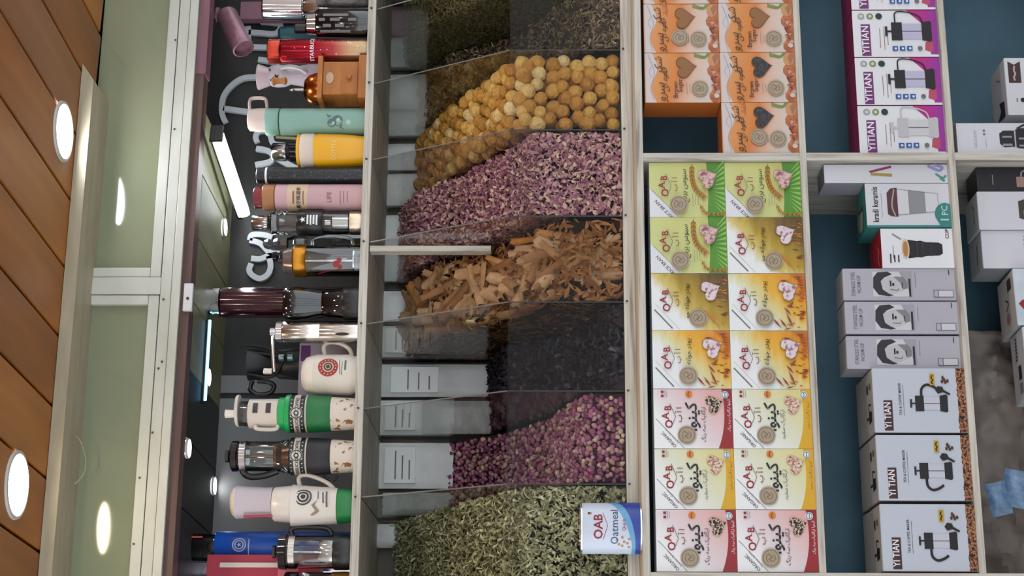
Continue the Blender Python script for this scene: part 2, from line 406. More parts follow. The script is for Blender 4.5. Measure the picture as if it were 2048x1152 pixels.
# unseen dark posts added behind the viewer to stripe the chrome reflections
for n, (a, b) in enumerate(((-2.6, -2.4), (-.9, -.75), (1.0, 1.15), (3.0, 3.2))):
    tag(box('trim_%d' % (n + 4), (a, -6.3, 0), (b, -6.2, ZC), M('#2c2a28', .5)), 'added dark upright post behind the viewer, for reflections in the chrome', None, None, 'structure')

# ------------------------------------------------------------------ lights of the shop
def downlight(label, x, y, z, r, col, strength, rim=True, group=None):
    t = thing('downlight', label, 'ceiling light', (x, y, z), group)
    lathe('diffuser', [(0, -.003), (r, -.003), (r, .002), (0, .002)], M(col, .5, emit=strength), t, None, 40)
    lathe('rim', [(r, -.002), (r * 1.02, -.006), (r * 1.13, -.005), (r * 1.15, .0), (r, .0)], M('#b9b6ae', .4), t, None, 40, cap=False)
    return t
p = PZ(125, 263, ZC); downlight('cool white round downlight in the plank ceiling beside the long cornice', p.x, p.y, ZC, .064, '#f2f6ff', LAMP_COOL)
p = PZ(32, 970, ZC); downlight('warm white round downlight in the plank ceiling, farthest down the picture', p.x, p.y, ZC, .066, '#ffe9c4', LAMP_WARM)
for k, (xx, yy, cc) in enumerate([(-.5, -.2, '#fff0d8'), (2.4, .0, '#f2f6ff'), (.2, -1.2, '#f6f4f0'), (1.3, -1.2, '#f2f6ff'), (2.4, -1.2, '#fff0d8'), (-.6, -2.4, '#f2f6ff'), (.8, -2.4, '#f6f4f0'), (2.2, -2.4, '#f2f6ff'), (0, -4, '#f2f6ff'), (1.8, -4, '#f2f6ff')]):  # extra downlights out of view, added to brighten the scene
    downlight('added unseen downlight in the plank ceiling out over the shop floor', xx, yy, ZC, .065, cc, LAMP_ADDED, group='added unseen downlights over the shop floor')
for (px, py), lb in (((448, 455), 'small round spotlight set in the olive niche ceiling'), ((415, 755), 'small round spotlight beside the blue reflection strip'), ((375, 897), 'small round spotlight in the black niche ceiling above the black sleeved press'), ((443, 985), 'small round spotlight at the back of the niche ceiling above the domed flask')):
    p = PZ(px, py, 2.473); downlight(lb, p.x, min(p.y, .6), 2.474, .022, '#f4f8ff', 10.)
# slanting LED batten in the niche
bA, bB = P(436, 268, .235), P(490, 428, .60)
t = thing('batten_light', 'bright white LED batten light running back into the niche', 'light', bA)
t.rotation_mode = 'QUATERNION'; t.rotation_quaternion = (bB - bA).to_track_quat('Y', 'Z'); LB = (bB - bA).length
box('housing', (-.019, 0, .006), (.019, LB, .02), BLACKP, t, .003)
box('end_cap', (-.024, -.006, -.014), (.024, .003, .02), BLACKP, t, .002)
V = []; Fs = []; ns = 10; rows = [0.004, LB - .03, LB - .015, LB - .002]
for j, yy in enumerate(rows):
    wd = .0235 * (1, 1, .88, .55)[j]
    for k in range(ns + 1):
        a = PI * k / ns; V.append((-wd * math.cos(a), yy, .012 - .026 * math.sin(a)))
for j in range(len(rows) - 1):
    for k in range(ns): Fs.append((j * (ns + 1) + k, j * (ns + 1) + k + 1, (j + 1) * (ns + 1) + k + 1, (j + 1) * (ns + 1) + k))
link('diffuser', mesh('diffuser', V, Fs, M('#f2fbff', .4, emit=TUBE), 60), t)
pa, pb = PZ(418, 640, 2.470), PZ(407, 800, 2.470)  # glowing strip added in place of a light reflected in the niche ceiling
t = thing('reflection_strip', 'thin blue strip standing in for a reflection in the niche ceiling above the white mug', 'light', ((pa.x + pb.x) / 2, pa.y, 2.464))
hl = (pa.x - pb.x) / 2
box('tube', (-hl, -.004, 0), (hl, .004, .008), M('#7cc8ff', .4, emit=2.4), t, .002)
box('rail', (-hl - .004, -.011, .006), (hl + .004, .011, .0105), BLACKP, t)
# white bracket on the beam
t = thing('bracket', 'small white plastic bracket screwed to the brown beam above the burgundy flask', 'bracket', (0, 0, 0))
a, b = P(366, 623, YG - .004), P(388, 568, YG - .004)
box('plate', (a.x, YG - .012, b.z), (b.x, YG, a.z), M('#c9c8c8', .45), t, .0025)
lathe('screw', [(0, 0), (.004, 0), (.004, .002)], ALUD, t, ((a.x + b.x) / 2 - .004, YG - .011, (a.z + b.z) / 2), 10, rot=(PI / 2, 0, 0))
# loose cable
tag(tube('cable', [P(152, 872, .15), P(162, 885, .15), P(171, 915, .15), P(170, 940, .15), P(160, 958, .15), P(149, 968, .15)], .0022, M('#8a8468', .6)), 'thin tan cable looping out from behind the cornice', 'cable')

# ================================================================== SHELVING
ZS = 2.058      # top of the upper shelf
t = thing('long_shelf', 'long whitewashed wooden shelf carrying the flasks and grinders', 'shelf', (0, 0, ZS))
box('shelf_board', (-.2, YG, -.021), (XR, .645, 0), WASHED, t, .0015)
# bin rack
XD = [.573, .787, .998, 1.208, 1.426, 1.634, 1.842, 2.052]
ZB = 1.417; ZF = 1.686
rack = thing('bin_rack', 'whitewashed rack of open bins with clear acrylic dividers holding dried herbs', 'rack', (0, 0, ZB))
box('bottom_board', (XL, 0, -.027), (XR, .645, 0), WASHED, rack, .0015)
box('side_panel', (XR - .012, 0.0, .0), (XR, .635, ZS - ZB - .021), WASHEDV, rack, .001)
box('back_panel', (XL, .635, 0), (XR, .645, ZS - ZB - .021), M('#6a645c', .6), rack)
box('side_panel', (XL, 0.0, .0), (XL + .016, .635, ZS - ZB - .021), WASHEDV, rack, .001)
dv = [(.004, 0), (.63, 0), (.63, ZS - ZB - .021), (.205, ZS - ZB - .021), (.004, ZF - ZB)]
V = [(-.0015, y, z) for y, z in dv] + [(.0015, y, z) for y, z in dv]
Fs = [(0, 1, 2, 3, 4), (9, 8, 7, 6, 5)] + [(i, i + 5, (i + 1) % 5 + 5, (i + 1) % 5) for i in range(5)]
dme = mesh('acrylic_divider', V, Fs, [ACRYL, ACRYLED, M('#1c1a18', .4)], None, [0, 0, 2, 1, 1, 1, 2])
fme = boxm('front_panel', 0, .0, 0, .209, .003, ZF - ZB, ACRYLF)
pin = boxm('slot_pin', -.0015, -.006, -.003, .0015, .004, .002, BLACKP)
xs = [XL + .016] + XD
for k, xx in enumerate(XD):
    link('acrylic_divider', dme, rack, (xx, 0, 0)); link('slot_pin', pin, rack, (xx, 0, -.006)); link('slot_pin', pin, rack, (xx, YG, ZS - ZB - .008))
for a, b in zip(xs, XD):
    o = link('front_panel', fme, rack, (a + .002, .004, 0)); o.scale = ((b - a - .004) / .209, 1, 1)
# lower cabinet
YL = -.10
cab = thing('display_cabinet', 'whitewashed wooden cubby cabinet stacked with boxed goods', 'cabinet', (0, 0, 0))
LT = 1.389
box('top_board', (XL, YL, LT - .016), (XR, .30, LT), [WASHED], cab, .001)
box('lit_ledge_strip', (XL, YL + .004, LT), (XR, -.001, LT + .0008), BEIGEW, cab)  # lit look of the ledge top painted in as a beige strip
S1, S2, S3 = 1.012, .671, .33
for z in (S1, S2, S3): box('shelf_board', (XL + .022, YL, z - .015), (XR, .29, z), WASHED, cab, .001)
box('side_panel', (XL, YL, 0), (XL + .022, .30, LT - .016), WASHEDV, cab, .001)
box('side_panel', (XR - .02, YL, 0), (XR, .30, LT - .016), WASHEDV, cab, .001)
for za, zb in ((S1, LT - .016), (S2, S1 - .015), (S3, S2 - .015)):
    box('divider', (1.308, YL, za), (1.327, .29, zb), WASHEDV, cab, .001)
box('back_panel', (XL + .02, .29, .05), (XR - .02, .30, LT - .016), BLUEBACK, cab)
box('kick_board', (XL + .022, -.04, .0), (XR - .02, -.02, S3 - .02), WASHED, cab)

# ================================================================== BOXED GOODS
INK = M('#17151a', .5, name='black_ink'); REDI = M('#8e1226', .5, name='red_ink'); GREYI = M('#6d6a6c', .5, name='grey_ink'); WHITEI = M('#e2e2e6', .5, name='white_ink')
BROWNI = M('#7a4a2c', .5, name='brown_ink'); SEAL = M('#a3937c', .5, name='taupe_seal'); SEALD = M('#74654f', .5, name='taupe_seal_line')
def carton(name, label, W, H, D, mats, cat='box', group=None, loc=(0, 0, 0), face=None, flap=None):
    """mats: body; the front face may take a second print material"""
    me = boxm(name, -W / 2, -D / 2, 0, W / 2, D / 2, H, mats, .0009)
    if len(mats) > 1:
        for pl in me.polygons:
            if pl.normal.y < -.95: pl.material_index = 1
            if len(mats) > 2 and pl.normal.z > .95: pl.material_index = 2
            if len(mats) > 3 and pl.normal.x < -.95: pl.material_index = 3
    o = tag(link(name, me, None, loc), label, cat, group)
    if flap:
        box('top_flap', (-W / 2 + .002, -D / 2 + .0015, H - .0002), (W / 2 - .002, D / 2 - .004, H + .0009), flap, o, .0003)
    return o
def seal(a, u, v, r):
    a.disc('seal_sticker', SEAL, u, v, r, 22); a.ring('seal_sticker', SEALD, u, v, r * .78, r * .86); a.ring('seal_sticker', SEALD, u, v, r * .46, r * .54, 12, .3, 2.6)
    a.line('seal_sticker', SEALD, [(u - r * .35, v - r * .1), (u - r * .1, v + r * .2), (u + r * .05, v - r * .15), (u + r * .35, v + r * .2)], r * .1)
    a.ring('seal_sticker', SEALD, u, v - r * .1, r * .3, r * .38, 10, 3.4, 6.0)
def oab(a, u, v, k=1.):
    """the red three-letter mark over a V line, with its Persian form below"""
    a.text('lettering', REDI, 'O', u - .0235 * k, v - .003 * k, .030 * k, 0, .02); a.text('lettering', REDI, 'A', u - .001 * k, v + .008 * k, .026 * k, 0, .02)
    a.text('lettering', REDI, 'B', u + .0215 * k, v + .001 * k, .026 * k, 0, .02)
    for x0 in (-.010, .008): a.rect('lettering', REDI, u + x0 * k - .004 * k, v + .0076 * k, u + x0 * k + .004 * k, v + .0092 * k)
    a.line('lettering', GREYI, [(u - .032 * k, v + .001 * k), (u - .004 * k, v - .0115 * k)], .0013); a.line('lettering', GREYI, [(u - .004 * k, v - .0115 * k), (u + .034 * k, v + .004 * k)], .0013)
    a.text('lettering', BROWNI, 'ا آ ب', u + .002 * k, v - .028 * k, .021 * k, 0, .012)
def diag(a, l1, l2):
    W, H = a.W, a.H
    a.line('lettering', GREYI, [(0.001, H * .62), (W * .50, H * .975)], .0011)
    an = math.atan2(H * .355, W * .5)
    a.text('lettering', M('#4c4a4a', .5), l1, W * .165, H * .80, .0098 if l2 else .0112, an, .012)
    if l2: a.text('lettering', GREYI, l2, W * .215, H * .765, .0066, an)
def lines(a, part, mat, u, v, n, L, gap=.004, wd=.0008, wob=.7):
    for k in range(n):
        l = L * (1 - (k * .37) % .4 * wob); a.rect(part, mat, u - l / 2, v - k * gap, u + l / 2, v - k * gap + wd)
OW, OH, OD = .1332, .1735, .07
def g2(name, stops, namp=0., nscale=30, stretch=(1, 1, 1)):      # print blend from upper left (0) to lower right (1)
    return grad(name, stops, (OW * 0 + 3.2, 0, -3.2), .5 + 3.2 * OH / 2 + 0., namp, nscale, .42, 0., stretch)
QRED = g2('quinoa_pink_print', [(.25, '#e6e7e8'), (.5, '#d8c9cc'), (.8, '#d9a9a6'), (1., '#d49a98')])
QYEL = g2('quinoa_yellow_print', [(.25, '#e4e6e6'), (.5, '#d6d8c0'), (.85, '#d4cc88'), (1., '#cfc47a')])
RICE = g2('rice_bran_print', [(.0, '#c3cb8c'), (.6, '#c4c77a'), (1., '#c2c26a')])
WHEAT = g2('wheat_field_print', [(.48, '#e0e4e4'), (.6, '#d3d09a'), (.75, '#dba92a'), (.95, '#d98f12'), (1., '#b86a08')], .25, 22, (1, 1, 3))
BARLEY = g2('barley_field_print', [(.48, '#e0e4e4'), (.58, '#ccb968'), (.72, '#a98c1c'), (.9, '#7d6114'), (1., '#5e4410')], .3, 18, (1, 1, 3))
QHEART = noisy('quinoa_grain_print', [(.40, '#1c1210'), (.5, '#4a2a20'), (.58, '#c8b8a4')], (1, 1, 1), 260, 3, .5)
QHEART2 = noisy('white_quinoa_print', [(.36, '#8a4038'), (.5, '#c8ab94'), (.64, '#dccfbc')], (1, 1, 1), 220, 3, .5)
PINKH = noisy('flake_print', [(.38, '#8a5a5c'), (.5, '#c6a4a0'), (.7, '#d2b8b2')], (1, 1, 1), 160, 2, .5)
WHITEH = noisy('white_powder_print', [(.38, '#9a6a70'), (.48, '#d0c0c6'), (.7, '#dcd2d6')], (1, 1, 1), 110, 2, .5)
def art_quinoa(o, red):
    a = Art(OW, OH, OD); W, H = OW, OH
    band = M('#8e0c18' if red else '#cfa010', .42); q = [(0, 0), (W, 0), (W, H * .12)] + [(W * (1 - k / 10.), H * (.12 - .055 * math.sin(PI * min(1, k / 7.)) if k < 7 else .12 - .0 + (k - 7) * .022)) for k in range(1, 11)]
    q = [(W, 0), (W, H * .13)]
    for k in range(1, 13):
        f = 1 - k / 12.; q.append((W * f, H * (.085 + .10 * (1 - f) ** 3 + .045 * f ** 3)))
    a.poly('colour_band', band, [(0, 0)] + q)
    a.text('small_print', WHITEI if red else BROWNI, 'کینوا ارگانیک سه رنگ' if red else 'کینوا ارگانیک سفید', W * .56, H * .028, .0085)
    diag(a, 'ORGANIC', 'Tricolor Quinoa' if red else 'White Quinoa')
    oab(a, W * .55, H * .775, .80)
    a.text('lettering', INK, 'کینوا', W * .53, H * .455, .0355, 0, .02); a.text('small_print', INK if red else GREYI, 'ارگانیک سه رنگ' if red else 'ارگانیک سفید', W * .40, H * .345, .0125)
    a.heart('heart_window', M('#c9a78c', .5), W * .74, H * .235, W * .165, .35); a.heart('heart_window', QHEART if red else QHEART2, W * .74, H * .235, W * .155, .35)
    a.rect('flag_mark#1', REDI, W * .86, H * .87, W * .90, H * .905); a.rect('flag_mark#2', REDI, W * .93, H * .87, W * .97, H * .905); lines(a, 'small_print', GREYI, W * .915, H * .85, 2, .018)
    a.disc('badge#1', M('#d07a12', .45), W * .91, H * .55, W * .058); a.line('badge#1', M('#8a3c08', .5), [(W * .865, H * .545), (W * .9, H * .56), (W * .955, H * .545)], .0025)
    a.disc('badge#2', WHITEI, W * .90, H * .09, W * .062); a.ring('badge#2', M('#3d6a78', .5), W * .90, H * .09, W * .04, W * .052); a.rect('badge#2', M('#3d8a98', .5), W * .865, H * .082, W * .935, H * .094)
    seal(a, W * .22, H * .585, W * .155); a.build(o)
GREEN = M('#4d8a24', .42); GREENL = M('#86b84a', .42); WHEATI = M('#b8801c', .45); WHEATD = M('#8a5410', .45)
def ear(a, pts, n, ln, part='wheat_print', m1=WHEATI, m2=WHEATD):
    c = catmull([(x, 0, z) for x, z in pts], n)
    a.line(part, m2, pts, .0012)
    for i in range(1, len(c) - 1):
        t = (c[i + 1] - c[i - 1]).normalized()
        for s in (-1, 1):
            d = Vector((t.x * .8 - s * t.z * .6, 0, t.z * .8 + s * t.x * .6)); q = c[i]; e = q + d * ln; nn = Vector((-d.z, 0, d.x)) * ln * .16
            mid = q + d * ln * .5
            a.poly(part, m1 if (i + s) % 2 else m2, [(q.x, q.z), ((mid + nn).x, (mid + nn).z), (e.x, e.z), ((mid - nn).x, (mid - nn).z)])
def art_rice(o):
    a = Art(OW, OH, OD); W, H = OW, OH
    a.poly('white_corner', WHITECARD, [(0.0006, H * .60), (W * .53, H * .999), (.0006, H * .999)])
    diag(a, 'RICE BRAN', None)
    fp = [(0, 0), (W, 0), (W, H * .24)] + [(W * (1 - k / 8.), H * (.24 - .02 * math.sin(PI * k / 8.))) for k in range(1, 9)]
    a.poly('field_print', GREEN, fp)
    for k in range(11):
        u = W * (.02 + k * .1); e = (u - W * .5) * .55 + W * .5
        a.poly('field_print', GREENL, [(u - .0035, .0006), (u + .0035, .0006), (e + .0008, H * .15)])
    ear(a, [(W * .97, H * .43), (W * .7, H * .43), (W * .5, H * .385), (W * .33, H * .27)], 7, .011)
    ear(a, [(W * .22, H * .34), (W * .06, H * .27), (W * .03, H * .12), (W * .05, H * .02)], 5, .008)
    oab(a, W * .56, H * .765, .80)
    a.text('lettering', INK, 'سبوس برنج', W * .54, H * .515, .0175, 0, .006); lines(a, 'small_print', GREYI, W * .28, H * .43, 3, .032, .006)
    a.heart('heart_window', M('#a07c70', .5), W * .68, H * .235, W * .185, .45); a.heart('heart_window', PINKH, W * .68, H * .235, W * .175, .45)
    seal(a, W * .205, H * .62, W * .155); a.build(o)
def art_wheat(o, barley):
    a = Art(OW, OH, OD); W, H = OW, OH; rnd = random.Random(3)
    m1, m2 = (M('#c87818', .45), M('#7a3a0a', .45)) if barley else (M('#c05a0c', .45), M('#8a3a08', .45))
    a.line('lettering', M('#a9a9a9', .5), [(0.001, H * .64), (W * .47, H * .96)], .0008); a.line('lettering', GREYI, [(.004, H * .735), (W * .36, H * .965)], .003)
    for k in range(48 if not barley else 18):
        u = W * (.03 + rnd.random() * .94); v = H * (.005 + rnd.random() ** 2 * (.22 if not barley else .08)); an = 1.0 + rnd.random() * .9; L = .008 + rnd.random() * .012
        a.poly('wheat_print', m1 if k % 2 else m2, [(u, v), (u + math.cos(an) * L * .5 - .0018, v + math.sin(an) * L * .5), (u + math.cos(an) * L, v + math.sin(an) * L), (u + math.cos(an) * L * .5 + .0018, v + math.sin(an) * L * .5)])
    if barley:
        for k in range(4): a.line('wheat_print', m1, [(W * (.04 + k * .06), H * (.12 + .03 * k)), (W * (.26 + k * .03), H * (.27 + .02 * k))], .0016)
    else:
        for (u0, v0, u1, v1) in ((.02, .33, .22, .46), (.02, .26, .2, .36), (.03, .18, .3, .27), (.25, .2, .4, .3), (.5, .16, .38, .24)):
            d = Vector((W * (u1 - u0), 0, H * (v1 - v0))); n = Vector((-d.z, 0, d.x)).normalized() * .0026
            a.poly('wheat_print', m2, [(W * u0, H * v0), (W * u0 + d.x * .5 + n.x, H * v0 + d.z * .5 + n.z), (W * u1, H * v1), (W * u0 + d.x * .5 - n.x, H * v0 + d.z * .5 - n.z)])
    oab(a, W * .53, H * .775, .80)
    a.text('lettering', INK, 'پودر جوانه جو' if barley else 'پودر جوانه گندم', W * .50, H * .515, .0155, 0, .004)
    a.heart('heart_window', M('#7a5048', .5), W * .69, H * .235, W * .185, .45); a.heart('heart_window', WHITEH, W * .69, H * .235, W * .175, .45)
    seal(a, W * .205, H * (.55 if not barley else .40), W * .155); a.build(o)
kinds = {}
def oab_box(kind):
    mats = {'red': QRED, 'yel': QYEL, 'rice': RICE, 'wheat': WHEAT, 'barley': BARLEY}
    if kind not in kinds:
        o = carton('food_carton', '', OW, OH, OD, [WHITECARD, mats[kind]])
        dict(red=lambda: art_quinoa(o, True), yel=lambda: art_quinoa(o, False), rice=lambda: art_rice(o), wheat=lambda: art_wheat(o, False), barley=lambda: art_wheat(o, True))[kind]()
        kinds[kind] = o; return o
    return dup(kinds[kind])
KN = {'red': 'pink quinoa carton with red band', 'yel': 'pale quinoa carton with yellow band', 'rice': 'green rice bran carton', 'wheat': 'golden wheat sprout powder carton', 'barley': 'olive brown barley sprout powder carton'}
ordn = ['first', 'second', 'third', 'fourth', 'fifth', 'sixth', 'seventh']
top = ['red', 'yel', 'red', 'wheat', 'barley', 'rice', 'rice']; bot = ['red', 'yel', 'yel', 'wheat', 'wheat', 'barley', 'rice']
for r, rowk in ((0, bot), (1, top)):
    for k, kd in enumerate(rowk):
        o = oab_box(kd); o.location = (.3692 + OW / 2 + k * .1341 + random.uniform(-.0003, .0003), YL + .008 + OD / 2 + random.uniform(0, .003), S1 + r * (OH + .0006))
        tag(o, '%s in the %s row, %s from the oat tin end' % (KN[kd], ('lower', 'upper')[r], ordn[k]), 'box', 'food cartons in the wide cubby')
# brown sugar boxes
BW, BH, BD = .1258, .1765, .09
SUG = grad('brown_sugar_print', [(.02, '#cdb9ac'), (.22, '#cf9054'), (.5, '#cc7828'), (.72, '#d2b19c'), (.9, '#cbbfb6')], (-1.2, 0, -5.2), .98, .12, 14)
SUGS = M('#b8682a', .5, name='orange_card'); SUGDK = M('#3a2014', .5, name='coffee_ink')
WOODP = noisy('wooden_spoon_print', [(.3, '#8a4a28'), (.6, '#b87044'), (.8, '#c88a5c')], (1, 1, 1), 40, 4, .5); CANDY = noisy('candy_print', [(.35, '#6a2a1c'), (.55, '#a85438'), (.75, '#d8b8a8')], (1, 1, 1), 120, 3, .5)
def art_sugar(o, dark, second):
    a = Art(BW, BH, BD); W, H = BW, BH; SWIRL = M('#c9bfbe', .5)
    a.poly('swirl_print', SWIRL, [(0, H * .985), (0, H * .84)] + [(W * k / 10., H * (.87 + .045 * math.sin(k * .75 - .6))) for k in range(1, 11)] + [(W, H * .985)])
    a.line('swirl_print', M('#9a94a0', .5), [(W * .03, H * .88), (W * .3, H * .92), (W * .6, H * .87), (W * .97, H * .95)], .0016)
    a.line('swirl_print', M('#9a94a0', .5), [(W * .5, H * .9), (W * .62, H * .94), (W * .75, H * .9), (W * .9, H * .93)], .0012)
    for k in range(3): a.line('leaf_print', M('#6a8a3c', .5), [(W * (.99 - k * .03), H * .34), (W * (.93 - k * .02), H * .2), (W * (.99), H * (.16 - .02 * k))], .0022)
    a.poly('spoon_print', WOODP, [(0, 0)] + [(W * k / 12., H * (.10 + .05 * math.sin(k * 1.05) + .05 * (k / 12.) ** 2)) for k in range(13)] + [(W, 0)])
    a.disc('spoon_print', M('#c28a5c', .5), W * .86, H * .085, W * .13, 18, H * .07); a.poly('spoon_print', M('#9a6a4c', .5), [(W * .74, H * .06), (W * .9, H * .015), (W * .99, H * .05), (W * .9, H * .1)])
    for k in range(9): a.disc('candy_print', CANDY, W * (.22 + .052 * k), H * (.055 + .02 * ((k * 7) % 3)), W * .04, 8)
    a.disc('candy_print', M('#c9b8ac', .5), W * .13, H * .05, W * .05, 10); a.disc('candy_print', M('#a89888', .5), W * .20, H * .03, W * .04, 10)
    for st, u, v, s, sh in (('شکر', .735, .765, .0265, .35), ('قهوه ای', .47, .70, .0195, .35), ('سرو', .2, .735, .030, .35)): a.text('lettering', SUGDK, st, W * u, H * v, s, .06, -.004, sh)
    if second: a.text('lettering', M('#c05a10', .5), 'قند', W * .88, H * .68, .024, 0, 0, .3)
    hm = M('#8a5c30', .5, name='brown_sugar_window') if not dark else noisy('dark_sugar_window', [(.4, '#1a1416'), (.6, '#3a3234')], (1, 1, 1), 150, 3, .3)
    a.heart('heart_window', M('#5a3418', .5), W * .70, H * .46, W * .215, .12); a.heart('heart_window', hm, W * .70, H * .46, W * .20, .12)
    if not second: a.text('lettering', SUGDK, 'Brown', W * .25, H * .565, .0155, 0, .004); a.text('lettering', SUGDK, 'Sugar', W * .33, H * .505, .0155, 0, .004)
    lines(a, 'small_print', GREYI, W * .27, H * .44, 3, .03, .007)
    seal(a, W * .27, H * .27, W * .16)
    if second: seal(a, W * .3, H * .52, W * .16)
    a.build(o)
    for pt in (Art(BW, BH, BD),):
        pass
SU = {}
def sugar(kind):
    if kind not in SU:
        o = carton('sugar_carton', '', BW, BH, BD, [SUGS, SUG]); art_sugar(o, kind[0], kind[1]); SU[kind] = o; return o
    return dup(SU[kind])
for (r, k, kind, lab) in ((0, 0, (True, True), 'orange sugar carton with dark heart and two round seals next to the empty space'), (0, 1, (True, False), 'orange sugar carton with dark heart and one round seal, between two lower cartons'),
                          (0, 2, (False, False), 'orange sugar carton with light brown heart in the lower row'), (1, 1, (False, False), 'orange sugar carton with light brown heart overhanging the empty space, upper row'),
                          (1, 2, (False, True), 'orange sugar carton with light brown heart and two seals, upper row'), (0, 3, (True, False), 'orange sugar carton cut by the picture edge, lower row'), (1, 3, (False, False), 'orange sugar carton cut by the picture edge, upper row')):
    o = sugar(kind); o.location = (1.3295 + BW / 2 + k * .1268, YL + .008 + BD / 2 + (.002 if r else 0), S1 + r * (BH + .0006)); tag(o, lab, 'box', 'brown sugar cartons')

# ---- second row: coffee press cartons in magenta
PW, PH, PD = .120, .199, .12
MAG = grad('magenta_print', [(.05, '#8a2a94'), (.5, '#b01c84'), (.95, '#c0206c')], (0, 0, 14.), .0); MAGS = noisy('magenta_side_print', [(.3, '#6a1a4a'), (.6, '#8e1e52'), (.8, '#a01c38')], (1, 1, 1), 9, 2, .45)
PURP = M('#6a2468', .45, name='purple_ink'); BLUEI = M('#2a5a9a', .5, name='blue_ink')
def press_art(a, u, v, s, dark=True, flip=1, glassc='#b4b2cc', part='press_picture', free=False):
    """picture of a coffee press, s = height"""
    k = M('#141216', .5) if dark else M('#b6b6ba', .5); g = M(glassc if dark else '#c4c4c8', .5)
    a.rect(part, g, u - .17 * s, v + .10 * s, u + .17 * s, v + .62 * s); a.rect(part, M('#6a6878', .5), u - .012 * s, v + .15 * s, u + .012 * s, v + .8 * s)
    a.poly(part, k, [(u - .2 * s, v), (u + .2 * s, v), (u + .23 * s, v + .04 * s), (u + .2 * s, v + .2 * s), (u - .2 * s, v + .2 * s), (u - .23 * s, v + .04 * s)])
    a.rect(part, k, u - .2 * s, v + .6 * s, u + .2 * s, v + .82 * s); a.rect(part, k, u - .02 * s, v + .8 * s, u + .02 * s, v + .92 * s); a.rect(part, k, u - .11 * s, v + .9 * s, u + .11 * s, v + .95 * s)
    if free: a.line(part, k, [(u + flip * .2 * s, v + .66 * s), (u + flip * .38 * s, v + .64 * s), (u + flip * .48 * s, v + .52 * s), (u + flip * .44 * s, v + .36 * s), (u + flip * .36 * s, v + .24 * s)], .065 * s)
    else: a.line(part, k, [(u + flip * .2 * s, v + .74 * s), (u + flip * .42 * s, v + .72 * s), (u + flip * .43 * s, v + .5 * s), (u + flip * .34 * s, v + .25 * s), (u + flip * .2 * s, v + .18 * s)], .03 * s)
def art_magenta(o, dark):
    a = Art(PW, PH, PD); W, H = PW, PH
    a.poly('colour_panel', MAG, [(W * .05, 0), (W, 0), (W, H * .36), (W * .86, H * .27), (W * .6, H * .11), (W * .2, H * .10), (W * .05, H * .09)])
    a.poly('colour_panel', M('#b04a60', .5), [(W * .1, H * .09), (W * .14, H * .16), (W * .3, H * .15), (W * .38, H * .09), (W * .3, H * .06), (W * .12, H * .06)])
    a.rect('banner', PURP, W * .02, H * .795, W * .70, H * .905); a.text('lettering', WHITEI, 'YITIAN', W * .36, H * .817, .0235, 0, .012, .0, W * .6)
    for k, c in enumerate(('#9a9a98', '#7a8a3c', '#123c34')):
        a.disc('badge#%d' % k, M(c, .5), W * .87, H * (.895 - .105 * k), W * .068, 14); a.disc('badge#%d' % k, M('#c2c4c4' if k < 2 else '#0c2c28', .5), W * .87, H * (.895 - .105 * k), W * .035, 10)
    lines(a, 'small_print', BROWNI, W * .4, H * .68, 2, .05, .018, .0012)
    lines(a, 'small_print', BROWNI, W * .4, H * .63, 1, .06, .018, .0012)
    press_art(a, W * .54, H * .07, H * .58, dark)
    for k in range(3): a.rect('icon#%d' % k, BLUEI, W * .12, H * (.48 - .085 * k), W * .22, H * (.545 - .085 * k)); a.rect('icon#%d' % k, WHITEI, W * .15, H * (.495 - .085 * k), W * .19, H * (.52 - .085 * k))
    a.disc('icon#9', GREYI, W * .17, H * .22, W * .05, 9)
    a.build(o)
mg = {}
for k in range(4):
    dk = k != 0
    if dk not in mg: o = carton('press_carton', '', PW, PH, PD, [MAGS, WHITECARD]); art_magenta(o, dk); mg[dk] = o
    else: o = dup(mg[dk])
    o.location = (1.330 + PW / 2 + k * .1222, YL + .018 + PD / 2, S2)
    tag(o, ('magenta and white coffee press carton showing a pale press, beside the cubby divider', 'magenta and white press carton with black press, next to the pale press carton', 'magenta and white press carton with black press, third from the cubby divider', 'magenta and white press carton cut by the picture edge')[k], 'box', 'magenta coffee press cartons')

def put(o, x, yf, z, D, rz=0.):
    o.location = (x, yf + D / 2, z); o.rotation_euler = (0, 0, rz); return o
# white carton with ribbons
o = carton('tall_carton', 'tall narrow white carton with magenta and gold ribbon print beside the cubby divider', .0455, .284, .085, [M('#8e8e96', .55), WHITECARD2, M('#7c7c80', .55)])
a = Art(.0455, .284, .085)
a.poly('ribbon#1', M('#8e2458', .5), [(.024, .178), (.037, .128), (.0425, .13), (.029, .181)]); a.poly('ribbon#2', M('#9a8a34', .5), [(.015, .128), (.0225, .128), (.0245, .176), (.0185, .177)])
a.line('ribbon#3', M('#8e8cc0', .5), [(.042, .045), (.030, .02), (.038, .012), (.044, .03)], .007); a.line('ribbon#4', M('#3c8a94', .5), [(.022, .028), (.012, .012), (.018, .004)], .005); a.line('ribbon#5', M('#4a8a4a', .5), [(.012, .018), (.004, .008)], .005)
a.build(o); put(o, 1.2825, YL + .02, S2, .085)
